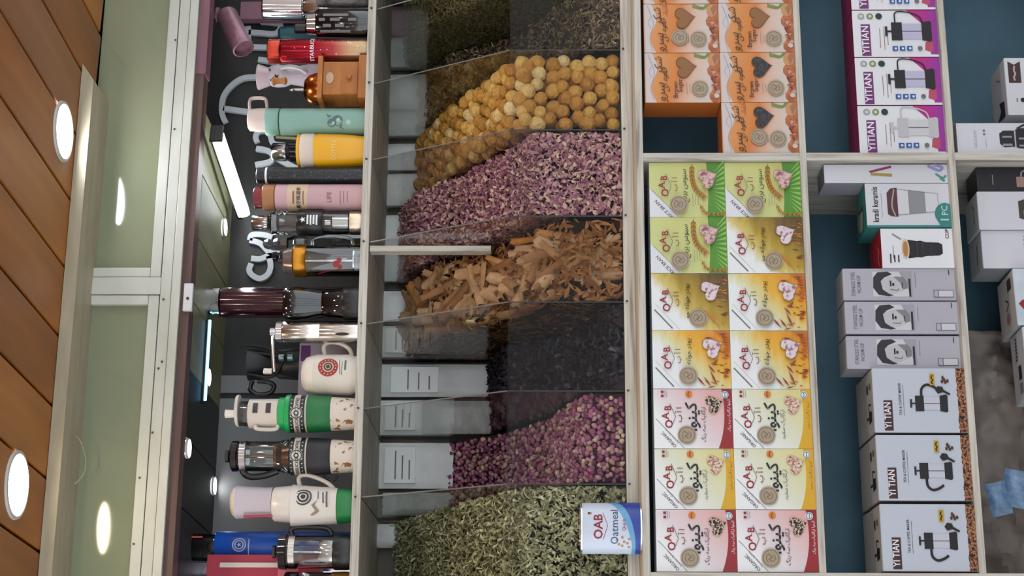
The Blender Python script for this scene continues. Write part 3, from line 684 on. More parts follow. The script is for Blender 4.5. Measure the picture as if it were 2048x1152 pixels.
# ceramic cup carton
TEAL = M('#2f7a76', .5, name='teal_card')
o = carton('cup_carton', 'teal and white ceramic cup carton with a brown-lidded cup picture', .108, .192, .11, [TEAL, WHITECARD2, TEAL]); W, H = .108, .192
a = Art(W, H, .11)
a.rect('side_band', TEAL, 0, 0, W * .05, H)
a.text('lettering', INK, 'kradi keramis', W * .52, H * .855, .0195, 0, .015, .0, W * .80); lines(a, 'small_print', GREYI, W * .5, H * .81, 1, .06)
a.poly('cup_picture', M('#4c2a30', .5), [(W * .24, H * .62), (W * .9, H * .62), (W * .88, H * .70), (W * .78, H * .745), (W * .3, H * .745), (W * .25, H * .70)]); a.line('cup_picture', M('#a89a98', .5), [(W * .26, H * .655), (W * .5, H * .69), (W * .86, H * .655)], .003)
a.poly('cup_picture', M('#c9c9cf', .5), [(W * .28, H * .62), (W * .86, H * .62), (W * .76, H * .14), (W * .36, H * .14)]); a.poly('cup_picture', M('#85868c', .5), [(W * .295, H * .49), (W * .845, H * .49), (W * .80, H * .29), (W * .33, H * .29)])
a.line('cup_picture', GREYI, [(W * .28, H * .62), (W * .36, H * .14)], .0008); a.line('cup_picture', GREYI, [(W * .86, H * .62), (W * .76, H * .14)], .0008); a.line('cup_picture', GREYI, [(W * .36, H * .14), (W * .76, H * .14)], .0008)
a.poly('corner_badge', TEAL, [(0, 0), (W * .52, 0), (W * .55, H * .06)] + [(W * (.3 + .25 * math.cos(t)), H * (.06 + .13 * math.sin(t))) for t in (.3, .7, 1.1, 1.5, 1.9, 2.3)] + [(0, H * .12)])
a.text('lettering', M('#b0d0cc', .5), '1', W * .17, H * .03, .026, 0, .02); a.text('lettering', M('#b0d0cc', .5), 'PC', W * .38, H * .035, .02, 0, .01); a.build(o)
b = Art(W, H, .11, 'top'); b.disc('top_badge', M('#8a8a86', .5), W * .35, .06, .03); b.rect('top_print', M('#4c2a30', .5), W * .5, .03, W * .6, .08); b.build(o)
put(o, 1.2035, YL + .02, S2, .11, .03)
# cup carton with red top
REDC = M('#a8141c', .45, name='red_card')
o = carton('cup_carton', 'white carton with red top and a black lens-shaped coffee cup picture', .094, .163, .13, [M('#c8c8ce', .5), WHITECARD, REDC]); W, H = .094, .163
a = Art(W, H, .13)
prof = [(.30, .66), (.24, .62), (.27, .5), (.26, .45), (.30, .38), (.31, .2), (.36, .15)]
a.poly('cup_picture', M('#161214', .5), [(W * u, H * v) for u, v in prof] + [(W * (.95 - u), H * v) for u, v in prof[::-1]])
a.disc('cup_picture', M('#c8bba8', .5), W * .475, H * .665, W * .265, 20, H * .055); a.disc('cup_picture', M('#a8783c', .5), W * .475, H * .665, W * .2, 18, H * .038)
for v in (.5, .42, .3): a.rect('cup_picture', M('#3a3638', .5), W * .29, H * v, W * .66, H * v + .0015)
a.line('cup_picture', M('#7a7a7c', .5), [(W * .72, H * .72), (W * .86, H * .84)], .003)
a.text('lettering', INK, 'CUP', W * .86, H * .05, .012, 0, .01); lines(a, 'lettering', INK, W * .23, H * .87, 3, .022, .009, .003); lines(a, 'lettering', INK, W * .4, H * .835, 1, .03, .009, .001); a.build(o)
b = Art(W, H, .13, 'top'); b.line('top_print', M('#e0b0b0', .5), [(W * .1, .02), (W * .3, .03), (W * .45, .02), (W * .6, .03)], .003); b.build(o)
put(o, 1.1015, YL + .018, S2, .13)
# flask cartons with a portrait
SW, SH, SD = .0755, .253, .092
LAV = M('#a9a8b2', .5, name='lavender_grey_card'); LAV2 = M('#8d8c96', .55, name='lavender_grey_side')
def art_man(o):
    a = Art(SW, SH, SD); W, H = SW, SH
    dk = M('#55545c', .5); a.text('lettering', dk, 'STAINLESS STEEL', W * .52, H * .895, .0125, 0, .004, 0, W * .76); a.text('lettering', dk, 'VACUUM CUP', W * .5, H * .845, .012, 0, .004, 0, W * .56)
    a.rect('portrait_print', M('#c6c6cc', .5), W * .12, H * .385, W * .9, H * .735)
    skin = M('#b9b7ba', .5); hair = M('#26252b', .5)
    a.poly('portrait_print', M('#9a9aa2', .5), [(W * .12, H * .385), (W * .12, H * .40), (W * .5, H * .44), (W * .9, H * .5), (W * .9, H * .385)])
    a.poly('portrait_print', skin, [(W * .22, H * .62), (W * .28, H * .67), (W * .6, H * .67), (W * .72, H * .6), (W * .76, H * .52), (W * .72, H * .46), (W * .55, H * .425), (W * .38, H * .43), (W * .28, H * .48), (W * .2, H * .55)])
    a.poly('portrait_print', hair, [(W * .13, H * .60), (W * .18, H * .69), (W * .4, H * .735), (W * .72, H * .73), (W * .88, H * .69), (W * .9, H * .60), (W * .82, H * .56), (W * .72, H * .63), (W * .6, H * .665), (W * .34, H * .65), (W * .22, H * .60), (W * .16, H * .555)])
    a.poly('portrait_print', M('#7c7b82', .5), [(W * .34, H * .47), (W * .55, H * .49), (W * .74, H * .55), (W * .74, H * .46), (W * .55, H * .425), (W * .38, H * .43)])
    a.rect('portrait_print', hair, W * .44, H * .57, W * .62, H * .585); a.disc('portrait_print', hair, W * .5, H * .555, .004, 8, .003); a.line('portrait_print', hair, [(W * .34, H * .585), (W * .32, H * .52), (W * .38, H * .51)], .0012); a.line('portrait_print', hair, [(W * .38, H * .475), (W * .56, H * .475)], .002)
    a.rect('portrait_print', M('#1c2030', .5), W * .12, H * .40, W * .68, H * .418)
    lines(a, 'small_print', dk, W * .62, H * .355, 1, .034)
    a.rect('flask_outline', dk, W * .10, H * .025, W * .32, H * .20); a.rect('flask_outline', M('#c4c3ca', .5), W * .115, H * .03, W * .305, H * .155); a.rect('flask_outline', LAV, W * .115, H * .162, W * .305, H * .195)
    lines(a, 'small_print', INK, W * .87, H * .05, 1, .012, .004, .002); a.build(o)
man = None
for k, lab in enumerate(('lavender grey flask carton with portrait, beside the white bean-edged carton', 'lavender grey flask carton with portrait, middle of three', 'lavender grey flask carton with portrait, beside the red-topped carton')):
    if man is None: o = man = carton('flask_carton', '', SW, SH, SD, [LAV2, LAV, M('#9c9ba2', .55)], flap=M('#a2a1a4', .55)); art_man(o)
    else: o = dup(man)
    put(o, .8595 + k * .0785, YL + .02 + (.004, 0, .003)[k], S2, SD, (-.02, 0, .0)[k]); tag(o, lab, 'box', 'portrait flask cartons')
# white coffee maker cartons with a bean edge
YW, YH, YD = .1445, .203, .19
BEAN = randmat('coffee_bean_print', [(0, '#2c160e'), (1, '#2c160e')])
BEAN = noisy('coffee_bean_print', [(.40, '#2a140c'), (.48, '#6a3c22'), (.56, '#b88660'), (.64, '#5a3018')], (1, 1, 1), 170, 2, .5)
def art_yi(o, flip):
    a = Art(YW, YH, YD); W, H = YW, YH; rnd = random.Random(5)
    a.poly('bean_band', BEAN, [(0, 0), (W, 0)] + [(W * (1 - k / 24.), H * (.085 + rnd.random() * .012)) for k in range(25)])
    a.rect('banner', M('#3a1c1e', .45), W * .03, H * .80, W * .5, H * .895); a.text('lettering', WHITEI, 'YI TIAN', W * .265, H * .822, .0205, 0, .012, 0, W * .4)
    a.text('lettering', INK, 'TEA & COFFEE MAKER', W * .52, H * .70, .0085, 0, .004, 0, W * .5); lines(a, 'small_print', INK, W * .5, H * .675, 1, .07)
    press_art(a, W * .45, H * .20, H * .43, True, -1 if not flip else 1, '#bcc0ca', free=True)
    a.poly('spoon_picture', M('#141414', .5), [(W * .60, H * .30), (W * .66, H * .33), (W * .72, H * .30), (W * .71, H * .25), (W * .66, H * .235), (W * .60, H * .165), (W * .575, H * .18), (W * .625, H * .245)])
    for u, v in ((.79, .25), (.82, .225), (.78, .215), (.85, .24), (.8, .19)): a.disc('spoon_picture', M('#4a2c1c', .5), W * u, H * v, .0042, 8, .003)
    a.rect('price_tag', M('#b89420', .5), W * .73, H * .33, W * .91, H * .385); a.line('price_tag', INK, [(W * .75, H * .352), (W * .78, H * .365), (W * .81, H * .35), (W * .85, H * .365), (W * .89, H * .352)], .003); a.build(o)
    b = Art(YW, YH, YD, 'top'); k = M('#1a181a', .5)
    b.poly('top_print', k, [(W * .2, .02), (W * .36, .02), (W * .38, .05), (W * .18, .05)]); b.rect('top_print', k, W * .26, .05, W * .3, .075); b.line('top_print', k, [(W * .36, .045), (W * .48, .05), (W * .46, .025)], .004)
    b.disc('top_print', M('#8a5a2c', .5), W * .75, .03, .008); b.rect('top_print', k, W * .66, .05, W * .8, .062); b.build(o)
yi = {}
for k, lab in enumerate(('white coffee maker carton with a bean-print edge, at the end of the row', 'white coffee maker carton with a bean-print edge, middle of its three', 'white coffee maker carton with a bean-print edge, beside the portrait cartons')):
    f = k == 2
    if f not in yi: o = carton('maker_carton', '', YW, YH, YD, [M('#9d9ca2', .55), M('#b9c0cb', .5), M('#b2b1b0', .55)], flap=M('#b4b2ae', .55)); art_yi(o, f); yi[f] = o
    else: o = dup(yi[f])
    put(o, (.4435, .5955, .7465)[k], YL + .006, S2, YD, (0, .0, -.012)[k]); tag(o, lab, 'box', 'white coffee maker cartons')

# ---- third row (tops in view)
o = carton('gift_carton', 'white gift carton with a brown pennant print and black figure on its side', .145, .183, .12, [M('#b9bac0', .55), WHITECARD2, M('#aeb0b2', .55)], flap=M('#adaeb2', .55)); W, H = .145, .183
a = Art(W, H, .12); a.poly('pennant_print', M('#3a2624', .5), [(W * .56, H * .96), (W * .94, H * .96), (W * .88, H * .88), (W * .94, H * .80), (W * .56, H * .80)]); a.line('lettering', M('#b0a0a0', .5), [(W * .60, H * .88), (W * .66, H * .89), (W * .72, H * .87), (W * .78, H * .885), (W * .86, H * .875)], .004)
a.disc('mark', INK, W * .26, H * .80, .006, 8); lines(a, 'small_print', INK, W * .26, H * .87, 1, .01, .004, .002); a.build(o)
b = Art(W, H, .12, 'top'); b.poly('top_print', INK, [(W * .03, .02), (W * .3, .02), (W * .36, .06), (W * .2, .05), (W * .08, .08), (W * .05, .05)]); b.line('top_mark', GREYI, [(W * .7, .04), (W * .8, .07)], .004); b.build(o)
put(o, 1.508, -.06, S3, .12)
o = carton('flask_carton', 'white carton with a large black flask picture lying beside the cubby divider', .0735, .316, .09, [M('#b4b5ba', .55), WHITECARD2]); W, H = .0735, .316
a = Art(W, H, .09)
a.text('lettering', M('#9a9aa0', .5), 'VACUUM', W * .45, H * .855, .010, 0, 0, 0, W * .6); a.disc('lettering', GREYI, W * .62, H * .80, .003, 8); a.disc('lettering', GREYI, W * .74, H * .80, .003, 8); lines(a, 'lettering', GREYI, W * .3, H * .79, 1, .02)
a.poly('flask_picture', M('#19191c', .5), [(W * .18, H * .66), (W * .30, H * .69), (W * .64, H * .69), (W * .74, H * .66), (W * .74, H * .58), (W * .82, H * .55), (W * .82, H * .0), (W * .14, H * .0), (W * .14, H * .55), (W * .2, H * .58)])
for u0, u1, v0, v1 in ((.22, .30, .60, .67), (.5, .56, .60, .67), (.2, .26, .02, .55), (.44, .50, .02, .55)): a.rect('flask_picture', M('#8c8c94', .5), W * u0, H * v0, W * u1, H * v1)
a.rect('flask_picture', M('#b0b0b8', .5), W * .18, H * .572, W * .78, H * .582); a.line('flask_picture', M('#2a2a2e', .5), [(W * .8, H * .56), (W * .95, H * .48), (W * .95, H * .3), (W * .82, H * .2)], .005); a.build(o)
put(o, 1.3665, YL + .01, S3, .09)
o = carton('flask_carton', 'black carton with a small tan speaker picture next to the cubby divider', .0595, .268, .09, [M('#16161a', .45), M('#1b1b20', .45)]); W, H = .0595, .268
a = Art(W, H, .09); a.rect('picture', M('#a08078', .5), W * .2, H * .52, W * .62, H * .66); a.rect('picture', M('#333338', .5), W * .2, H * .05, W * .66, H * .51); a.line('picture', M('#8a8a8c', .5), [(W * .6, H * .62), (W * .85, H * .6), (W * .9, H * .5)], .004)
a.ring('picture', M('#8a8a90', .5), W * .42, H * .42, .006, .0075, 14); lines(a, 'lettering', M('#8a8a90', .5), W * .5, H * .86, 1, .025, .004, .002); a.build(o)
put(o, 1.276, -.055, S3, .09)
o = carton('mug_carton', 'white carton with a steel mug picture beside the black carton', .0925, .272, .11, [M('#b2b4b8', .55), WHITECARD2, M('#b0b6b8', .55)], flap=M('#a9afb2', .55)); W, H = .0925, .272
a = Art(W, H, .11); a.poly('mug_picture', M('#3a3634', .5), [(W * .24, H * .60), (W * .3, H * .66), (W * .74, H * .66), (W * .8, H * .6), (W * .78, H * .46), (W * .28, H * .46)]); a.rect('mug_picture', M('#9a948c', .5), W * .3, H * .47, W * .5, H * .62); a.rect('mug_picture', M('#a8c0c8', .5), W * .52, H * .53, W * .68, H * .60)
lines(a, 'small_print', GREYI, W * .5, H * .4, 1, .04); a.build(o)
b = Art(W, H, .11, 'top'); b.line('top_print', INK, [(W * .25, .03), (W * .4, .04), (W * .6, .03), (W * .75, .045)], .003); b.build(o)
put(o, 1.1985, -.062, S3, .11)
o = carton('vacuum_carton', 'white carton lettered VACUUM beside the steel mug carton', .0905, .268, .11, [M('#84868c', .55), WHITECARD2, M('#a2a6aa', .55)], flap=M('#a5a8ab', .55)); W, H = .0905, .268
a = Art(W, H, .11); a.text('lettering', GREYI, 'VACUUM', W * .55, H * .60, .0175, 0, .01, 0, W * .62); lines(a, 'small_print', GREYI, W * .55, H * .56, 1, .05); a.build(o)
b = Art(W, H, .11, 'top'); b.line('top_print', INK, [(W * .2, .04), (W * .4, .042), (W * .6, .038), (W * .75, .042)], .004); b.build(o)
put(o, 1.1065, -.055, S3, .11)
PALE = noisy('pale_blue_print', [(.3, '#a8c0c8'), (.6, '#c6ccd4')], (1, 1, 1), 20, 3, .5)
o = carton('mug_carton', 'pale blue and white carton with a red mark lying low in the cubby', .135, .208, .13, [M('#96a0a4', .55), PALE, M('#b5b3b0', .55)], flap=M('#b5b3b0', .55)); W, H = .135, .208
a = Art(W, H, .13); a.poly('mark', M('#8a1c28', .5), [(W * .28, H * .92), (W * .38, H * .97), (W * .46, H * .92), (W * .38, H * .87)]); a.build(o)
b = Art(W, H, .13, 'top'); b.rect('top_print', M('#3a3432', .5), W * .70, .02, W * .9, .05); b.disc('top_print', M('#a07070', .5), W * .25, .06, .014); b.line('top_print', INK, [(W * .4, .07), (W * .5, .05), (W * .6, .07)], .004); b.build(o)
put(o, .985, -.075, S3, .13, .05)
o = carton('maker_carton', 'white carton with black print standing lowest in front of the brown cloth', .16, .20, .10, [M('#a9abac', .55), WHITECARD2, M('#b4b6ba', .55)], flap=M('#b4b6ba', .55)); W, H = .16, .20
b = Art(W, H, .10, 'top')
for k in range(7): b.rect('top_print', INK, W * .92 - k * .008 - .004, .05, W * .92 - k * .008, .062)
b.rect('top_print', INK, W * .3, .03, W * .5, .05); b.rect('top_print', GREYI, W * .1, .03, W * .25, .05); b.build(o)
a = Art(W, H, .10); a.rect('front_print', INK, W * .35, H * .8, W * .5, H * .95); a.rect('front_print', GREYI, W * .1, H * .82, W * .25, H * .93); a.build(o)
put(o, .835, -.085, S3, .10, .04)
# brown cloth and blue packets
V, Fs = [], []; nx, nz = 46, 26
for j in range(nz + 1):
    for i in range(nx + 1):
        u, v = i / nx, j / nz; x = .372 + u * .60; z = S3 + .004 + v * .31
        q = noise.fractal(Vector((u * 6, v * 4, .3)), .8, 2., 4); cr = abs(noise.noise(Vector((u * 9 + v * 4, v * 7, 2.))))
        V.append((x, .10 + .12 * v - .05 * q - .045 * cr, z + .01 * q))
for j in range(nz):
    for i in range(nx): q = j * (nx + 1) + i; Fs.append((q, q + 1, q + nx + 2, q + nx + 1))
cl = link('brown_cloth', mesh('brown_cloth', V, Fs, noisy('brown_kraft_cloth', [(.3, '#7a706a'), (.7, '#978c86')], (3, 3, 3), 2, 4, .7, .08), 60)); tag(cl, 'crumpled brown cloth bag filling the lowest cubby', 'bag')
md = cl.modifiers.new('thick', 'SOLIDIFY'); md.thickness = .004
def packet(label, px, py, W, H, rot):
    V, Fs = [], []; n = 8
    for s in (-1, 1):
        for j in range(n + 1):
            for i in range(n + 1):
                u, v = i / n, j / n; e = min(u, 1 - u, v, 1 - v) * 4; V.append(((u - .5) * W, s * (.002 + .009 * min(1, e)) + .002 * noise.noise(Vector((u * 5, v * 5, s + px))), (v - .5) * H))
    for s in (0, 1):
        for j in range(n):
            for i in range(n):
                q = s * (n + 1) ** 2 + j * (n + 1) + i; f = (q, q + 1, q + n + 2, q + n + 1); Fs.append(f if s == 0 else f[::-1])
    p = P(px, py, .02); o = link('packet', mesh('packet', V, Fs, noisy('pale_blue_film', [(.3, '#4e6e92'), (.7, '#7e9cba')], (30, 30, 30), 2, 5, .35, .3), 60), None, p, (-.3, rot, 0))
    return tag(o, label, 'packet')
packet('pale blue wrapped packet lying on the brown cloth, nearer the cabinet shelf edge', 1997, 998, .075, .045, -.2)
packet('larger pale blue wrapped packet on the brown cloth, cut by the picture edge', 2032, 978, .085, .06, .25)

# oat tin on the ledge
tin = thing('food_tin', 'white and blue oatmeal tin standing on the cabinet ledge before the green leaves', 'tin', (.4665, -.052, LT + .001))
R, Ht = .0555, .131
TINP = M('#c3cede', .3, name='tin_white_print')
lathe('tin_body', [(R - .001, 0.0), (R, .003), (R, Ht - .003), (R - .001, Ht)], TINP, tin, None, 48)
lathe('rim', [(R - .004, Ht - .002), (R + .0012, Ht - .002), (R + .0014, Ht + .001), (R - .002, Ht + .002), (R - .003, Ht - .001)], STEEL, tin, None, 48)
lathe('base_rim', [(R - .004, 0), (R + .0012, 0), (R + .0012, .003), (R - .002, .004)], STEEL, tin, None, 48)
A0 = -.10
def cylgrid(fn, n=24, s0=-.082, s1=.082):
    o = []
    for k in range(n):
        a, b = s0 + (s1 - s0) * k / n, s0 + (s1 - s0) * (k + 1) / n; o.append([(a, .0035), (b, .0035), (b, fn(b)), (a, fn(a))])
    return o
poly_cyl(tin, 'light_blue_band', M('#5c9cc8', .35), cylgrid(lambda s: .022 + max(0, (s + .045) / .1) ** 1.6 * .036), R, A0)
poly_cyl(tin, 'blue_band', M('#0c3494', .35), cylgrid(lambda s: .014 + max(0, (s + .045) / .1) ** 2 * .026), R + .0004, A0)
text_cyl(tin, 'lettering', REDI, 'OAB', .027, .086, R, A0 + .05, .02); text_cyl(tin, 'lettering', M('#2a3c6c', .5), 'Oatmeal', .0235, .052, R, A0 + .05); text_cyl(tin, 'lettering', REDI, 'Quick', .0105, .036, R, A0 + .12)
poly_cyl(tin, 'chevron', REDI, [[(-.026, .084), (.004, .074), (.004, .0752), (-.026, .0852)], [(.004, .074), (.034, .084), (.034, .0852), (.004, .0752)]], R, A0)
poly_cyl(tin, 'flag_print', INK, [[(.030, .113), (.036, .113), (.036, .117), (.030, .117)]], R, A0); poly_cyl(tin, 'flag_print', M('#b87a14', .5), [[(.030, .109), (.036, .109), (.036, .113), (.030, .113)]], R, A0)
poly_cyl(tin, 'oat_print', M('#b08a5c', .5), [discpoly(-.046 + .0105 * (k % 3) + .004 * (k // 3), .028 + .011 * (k // 3) + .004 * (k % 2), .0034, 7) for k in range(8)], R, A0)

# ================================================================== BIN CONTENTS
def arc_path(pts):
    L = [0]
    for a, b in zip(pts, pts[1:]): L.append(L[-1] + math.hypot(b[0] - a[0], b[1] - a[1]))
    return L
class Heap:
    """surface of a heap: up the front panel, then sloping back; path in (y, z)"""
    def __init__(s, xa, xb, prof): s.xa, s.xb = xa + .003, xb - .003; s.p = [(.009, ZB + .001), (.009, prof[0][1])] + prof[1:]; s.L = arc_path(s.p)
    def at(s, l, off=0.):
        l = max(0, min(l, s.L[-1] - 1e-6))
        for i in range(len(s.L) - 1):
            if l <= s.L[i + 1]: break
        t = (l - s.L[i]) / max(1e-6, s.L[i + 1] - s.L[i]); (y0, z0), (y1, z1) = s.p[i], s.p[i + 1]
        d = Vector((0, y1 - y0, z1 - z0)).normalized(); n = Vector((0, -d.z, d.y))
        return Vector((0, y0 + (y1 - y0) * t, z0 + (z1 - z0) * t)) + n * off, n
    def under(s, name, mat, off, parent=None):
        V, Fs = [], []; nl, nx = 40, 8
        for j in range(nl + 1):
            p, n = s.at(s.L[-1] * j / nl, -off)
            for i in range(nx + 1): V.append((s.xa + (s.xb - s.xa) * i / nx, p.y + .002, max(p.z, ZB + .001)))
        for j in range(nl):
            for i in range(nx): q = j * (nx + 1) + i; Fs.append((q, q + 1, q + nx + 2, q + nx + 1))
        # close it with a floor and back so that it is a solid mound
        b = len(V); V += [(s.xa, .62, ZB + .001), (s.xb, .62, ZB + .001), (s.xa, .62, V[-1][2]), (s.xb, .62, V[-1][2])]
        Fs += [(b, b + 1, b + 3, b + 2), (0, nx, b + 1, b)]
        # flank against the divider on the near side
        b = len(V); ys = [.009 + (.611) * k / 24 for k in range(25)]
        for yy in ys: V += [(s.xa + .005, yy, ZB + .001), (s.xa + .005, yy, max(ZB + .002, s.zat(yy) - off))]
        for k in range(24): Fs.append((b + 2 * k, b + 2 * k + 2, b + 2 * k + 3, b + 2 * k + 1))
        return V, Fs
    def zat(s, y):
        p = s.p[1:]
        for (y0, z0), (y1, z1) in zip(p, p[1:]):
            if y <= y1: return z0 + (z1 - z0) * max(0, (y - y0)) / (y1 - y0)
        return p[-1][1]
    def flank(s, nb):
        """random spot on the flank that shows above the neighbouring heap"""
        for _ in range(60):
            y = random.uniform(.012, .60); lo = max(ZB + .004, nb.zat(y) - .03); hi = s.zat(y)
            z = random.uniform(ZB, 2.0)
            if lo < z < hi: return y, z
        return None
EDG = [XL + .016] + XD
H_green = Heap(EDG[0], EDG[1], [(0, 1.63), (.05, 1.657), (.25, 1.79), (.46, 1.90), (.60, 1.985)])
H_rose = Heap(EDG[1], EDG[2], [(0, 1.50), (.08, 1.535), (.28, 1.59), (.5, 1.72), (.61, 1.86)])
H_dark = Heap(EDG[2], EDG[3], [(0, 1.435), (.26, 1.50), (.42, 1.70), (.61, 1.745)])
H_cinn = Heap(EDG[3], EDG[4], [(0, 1.57), (.15, 1.66), (.27, 1.76), (.36, 1.88), (.56, 1.97)])
H_petal = Heap(EDG[4], EDG[5], [(0, 1.62), (.09, 1.66), (.3, 1.806), (.42, 1.93), (.58, 1.99)])
H_lime = Heap(EDG[5], EDG[6], [(.0, 1.655), (.06, 1.70), (.35, 1.868), (.6, 1.965)])
H_herb = Heap(EDG[6], EDG[7], [(0, 1.50), (.16, 1.555), (.36, 1.67), (.47, 1.85), (.6, 1.93)])
H_herb2 = Heap(EDG[7], EDG[8], [(0, 1.63), (.1, 1.70), (.32, 1.90), (.5, 1.99)])
def basis(n):
    u = Vector((1, 0, 0)); v = n.cross(u).normalized(); return u, v
def scatter(name, label, cat, heap, count, piece, mats, under_mat, lift=.006, under=.006, nb=None, nflank=0):
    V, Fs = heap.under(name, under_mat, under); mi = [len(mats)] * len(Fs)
    for k in range(count + nflank):
        if k < count:
            l = random.random() * heap.L[-1]; p, n = heap.at(l, random.uniform(-.004, lift)); x = random.uniform(heap.xa + .004, heap.xb - .004)
            if p.y < .012: p.y = .008 + random.random() * .004
            u, v = basis(n)
        else:
            q = heap.flank(nb)
            if not q: continue
            p = Vector((0, q[0], q[1])); n = Vector((-1, 0, 0)); x = heap.xa + .001 + random.random() * .004; u, v = Vector((0, 1, 0)), Vector((0, 0, 1))
        a = random.uniform(0, 2 * PI); d = u * math.cos(a) + v * math.sin(a); e = n.cross(d)
        tilt = random.uniform(-.5, .5); d2 = (d * math.cos(tilt) + n * math.sin(tilt)).normalized(); n2 = e.cross(d2) * -1; n2 = n2 if n2.dot(n) > 0 else -n2
        b = len(V); pv, pf = piece(); o = Vector((x, p.y, p.z))
        for q in pv:
            w = o + d2 * q[0] + e * q[1] + n2 * q[2]; V.append((min(max(w.x, heap.xa), heap.xb), max(w.y, .0075), max(w.z, ZB + .001)))
        for f in pf: Fs.append(tuple(b + i for i in f))
        mi += [k % len(mats)] * len(pf)
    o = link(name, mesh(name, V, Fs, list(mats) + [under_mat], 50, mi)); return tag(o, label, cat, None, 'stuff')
def curl(L, W, bend, twist=0., n=3):
    def f():
        l = L * random.uniform(.6, 1.3); w = W * random.uniform(.6, 1.3); b = bend * random.uniform(.3, 1.4); tw = twist * random.uniform(-1, 1); s = random.choice((-1, 1))
        V, Fs = [], []
        for i in range(n + 1):
            t = i / n - .5; ww = w * (1 - (2 * t) ** 2 * .75); x = l * t; z = b * (4 * t * t - .5) * l * s * .5 + .002; y = tw * l * t * t * 2; a = tw * t * 2
            V += [(x, y - ww * math.cos(a) / 2, z - ww * math.sin(a) / 2 + ww * .3), (x, y, z), (x, y + ww * math.cos(a) / 2, z + ww * math.sin(a) / 2 + ww * .3)]
        for i in range(n):
            q = 3 * i; Fs += [(q, q + 1, q + 4, q + 3), (q + 1, q + 2, q + 5, q + 4)]
        return V, Fs
    return f
scatter('dried_green_leaves', 'heap of curled dried green leaves behind the oat tin', 'dried leaves', H_green, 4200, curl(.027, .0066, .9, 1.0, 5),
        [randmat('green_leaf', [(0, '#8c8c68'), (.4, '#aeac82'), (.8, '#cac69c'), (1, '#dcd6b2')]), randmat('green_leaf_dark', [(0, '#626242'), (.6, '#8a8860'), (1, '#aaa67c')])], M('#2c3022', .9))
scatter('dried_petals', 'heap of purple and tan dried rose petals beside the dried limes', 'dried petals', H_petal, 5200, curl(.0175, .0085, 1.1, .6, 4),
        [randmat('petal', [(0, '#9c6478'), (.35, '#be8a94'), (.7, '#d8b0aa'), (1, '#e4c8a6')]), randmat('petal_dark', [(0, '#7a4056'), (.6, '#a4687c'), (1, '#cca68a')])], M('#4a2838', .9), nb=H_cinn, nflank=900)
scatter('dried_hibiscus', 'heap of blackish dried hibiscus between the cinnamon bark and the rosebuds', 'dried flowers', H_dark, 3000, curl(.028, .011, .9, .9, 4),
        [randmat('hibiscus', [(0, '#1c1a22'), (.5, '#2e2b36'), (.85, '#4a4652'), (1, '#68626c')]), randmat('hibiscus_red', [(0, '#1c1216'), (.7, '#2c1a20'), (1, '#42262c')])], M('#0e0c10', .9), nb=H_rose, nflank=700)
herbm = [randmat('coarse_herb', [(0, '#56482f'), (.4, '#7e6c4a'), (.8, '#9f8c64'), (1, '#baa57a')]), randmat('coarse_herb_dark', [(0, '#2e2622'), (.7, '#4c4036'), (1, '#6a5648')])]
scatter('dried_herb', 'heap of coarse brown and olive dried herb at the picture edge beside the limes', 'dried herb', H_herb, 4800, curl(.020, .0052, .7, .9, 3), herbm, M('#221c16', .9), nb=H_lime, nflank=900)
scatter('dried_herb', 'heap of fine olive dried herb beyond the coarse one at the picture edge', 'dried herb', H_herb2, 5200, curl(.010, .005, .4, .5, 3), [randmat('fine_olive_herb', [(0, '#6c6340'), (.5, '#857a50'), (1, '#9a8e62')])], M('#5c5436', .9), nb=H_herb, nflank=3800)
# dried limes: each one its own object
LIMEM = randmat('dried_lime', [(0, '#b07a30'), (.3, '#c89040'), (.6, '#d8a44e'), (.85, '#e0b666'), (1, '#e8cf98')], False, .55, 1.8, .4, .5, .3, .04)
def lime_mesh(seed):
    bm = bmesh.new(); bmesh.ops.create_icosphere(bm, subdivisions=3, radius=1.)
    for v in bm.verts:
        q = v.co.copy(); d = 1 + .05 * noise.noise(q * 1.6 + Vector((seed, 0, 0))) + .025 * noise.noise(q * 4 + Vector((seed, 3, 0)))
        z = q.z; d += .16 * max(0, z - .93) / .07 * .6 - .05 * max(0, abs(math.atan2(q.y, q.x)) < .12) * (1 - z * z); v.co = q * d; v.co.z *= 1.08
    me = bpy.data.meshes.new('dried_lime'); bm.to_mesh(me); bm.free(); me.materials.append(LIMEM)
    me.polygons.foreach_set('use_smooth', [True] * len(me.polygons)); return me
LM = [lime_mesh(s) for s in (0, 5, 11, 17)]
lab_l = 'round tan dried lime on the sloping heap above the clear front panel'
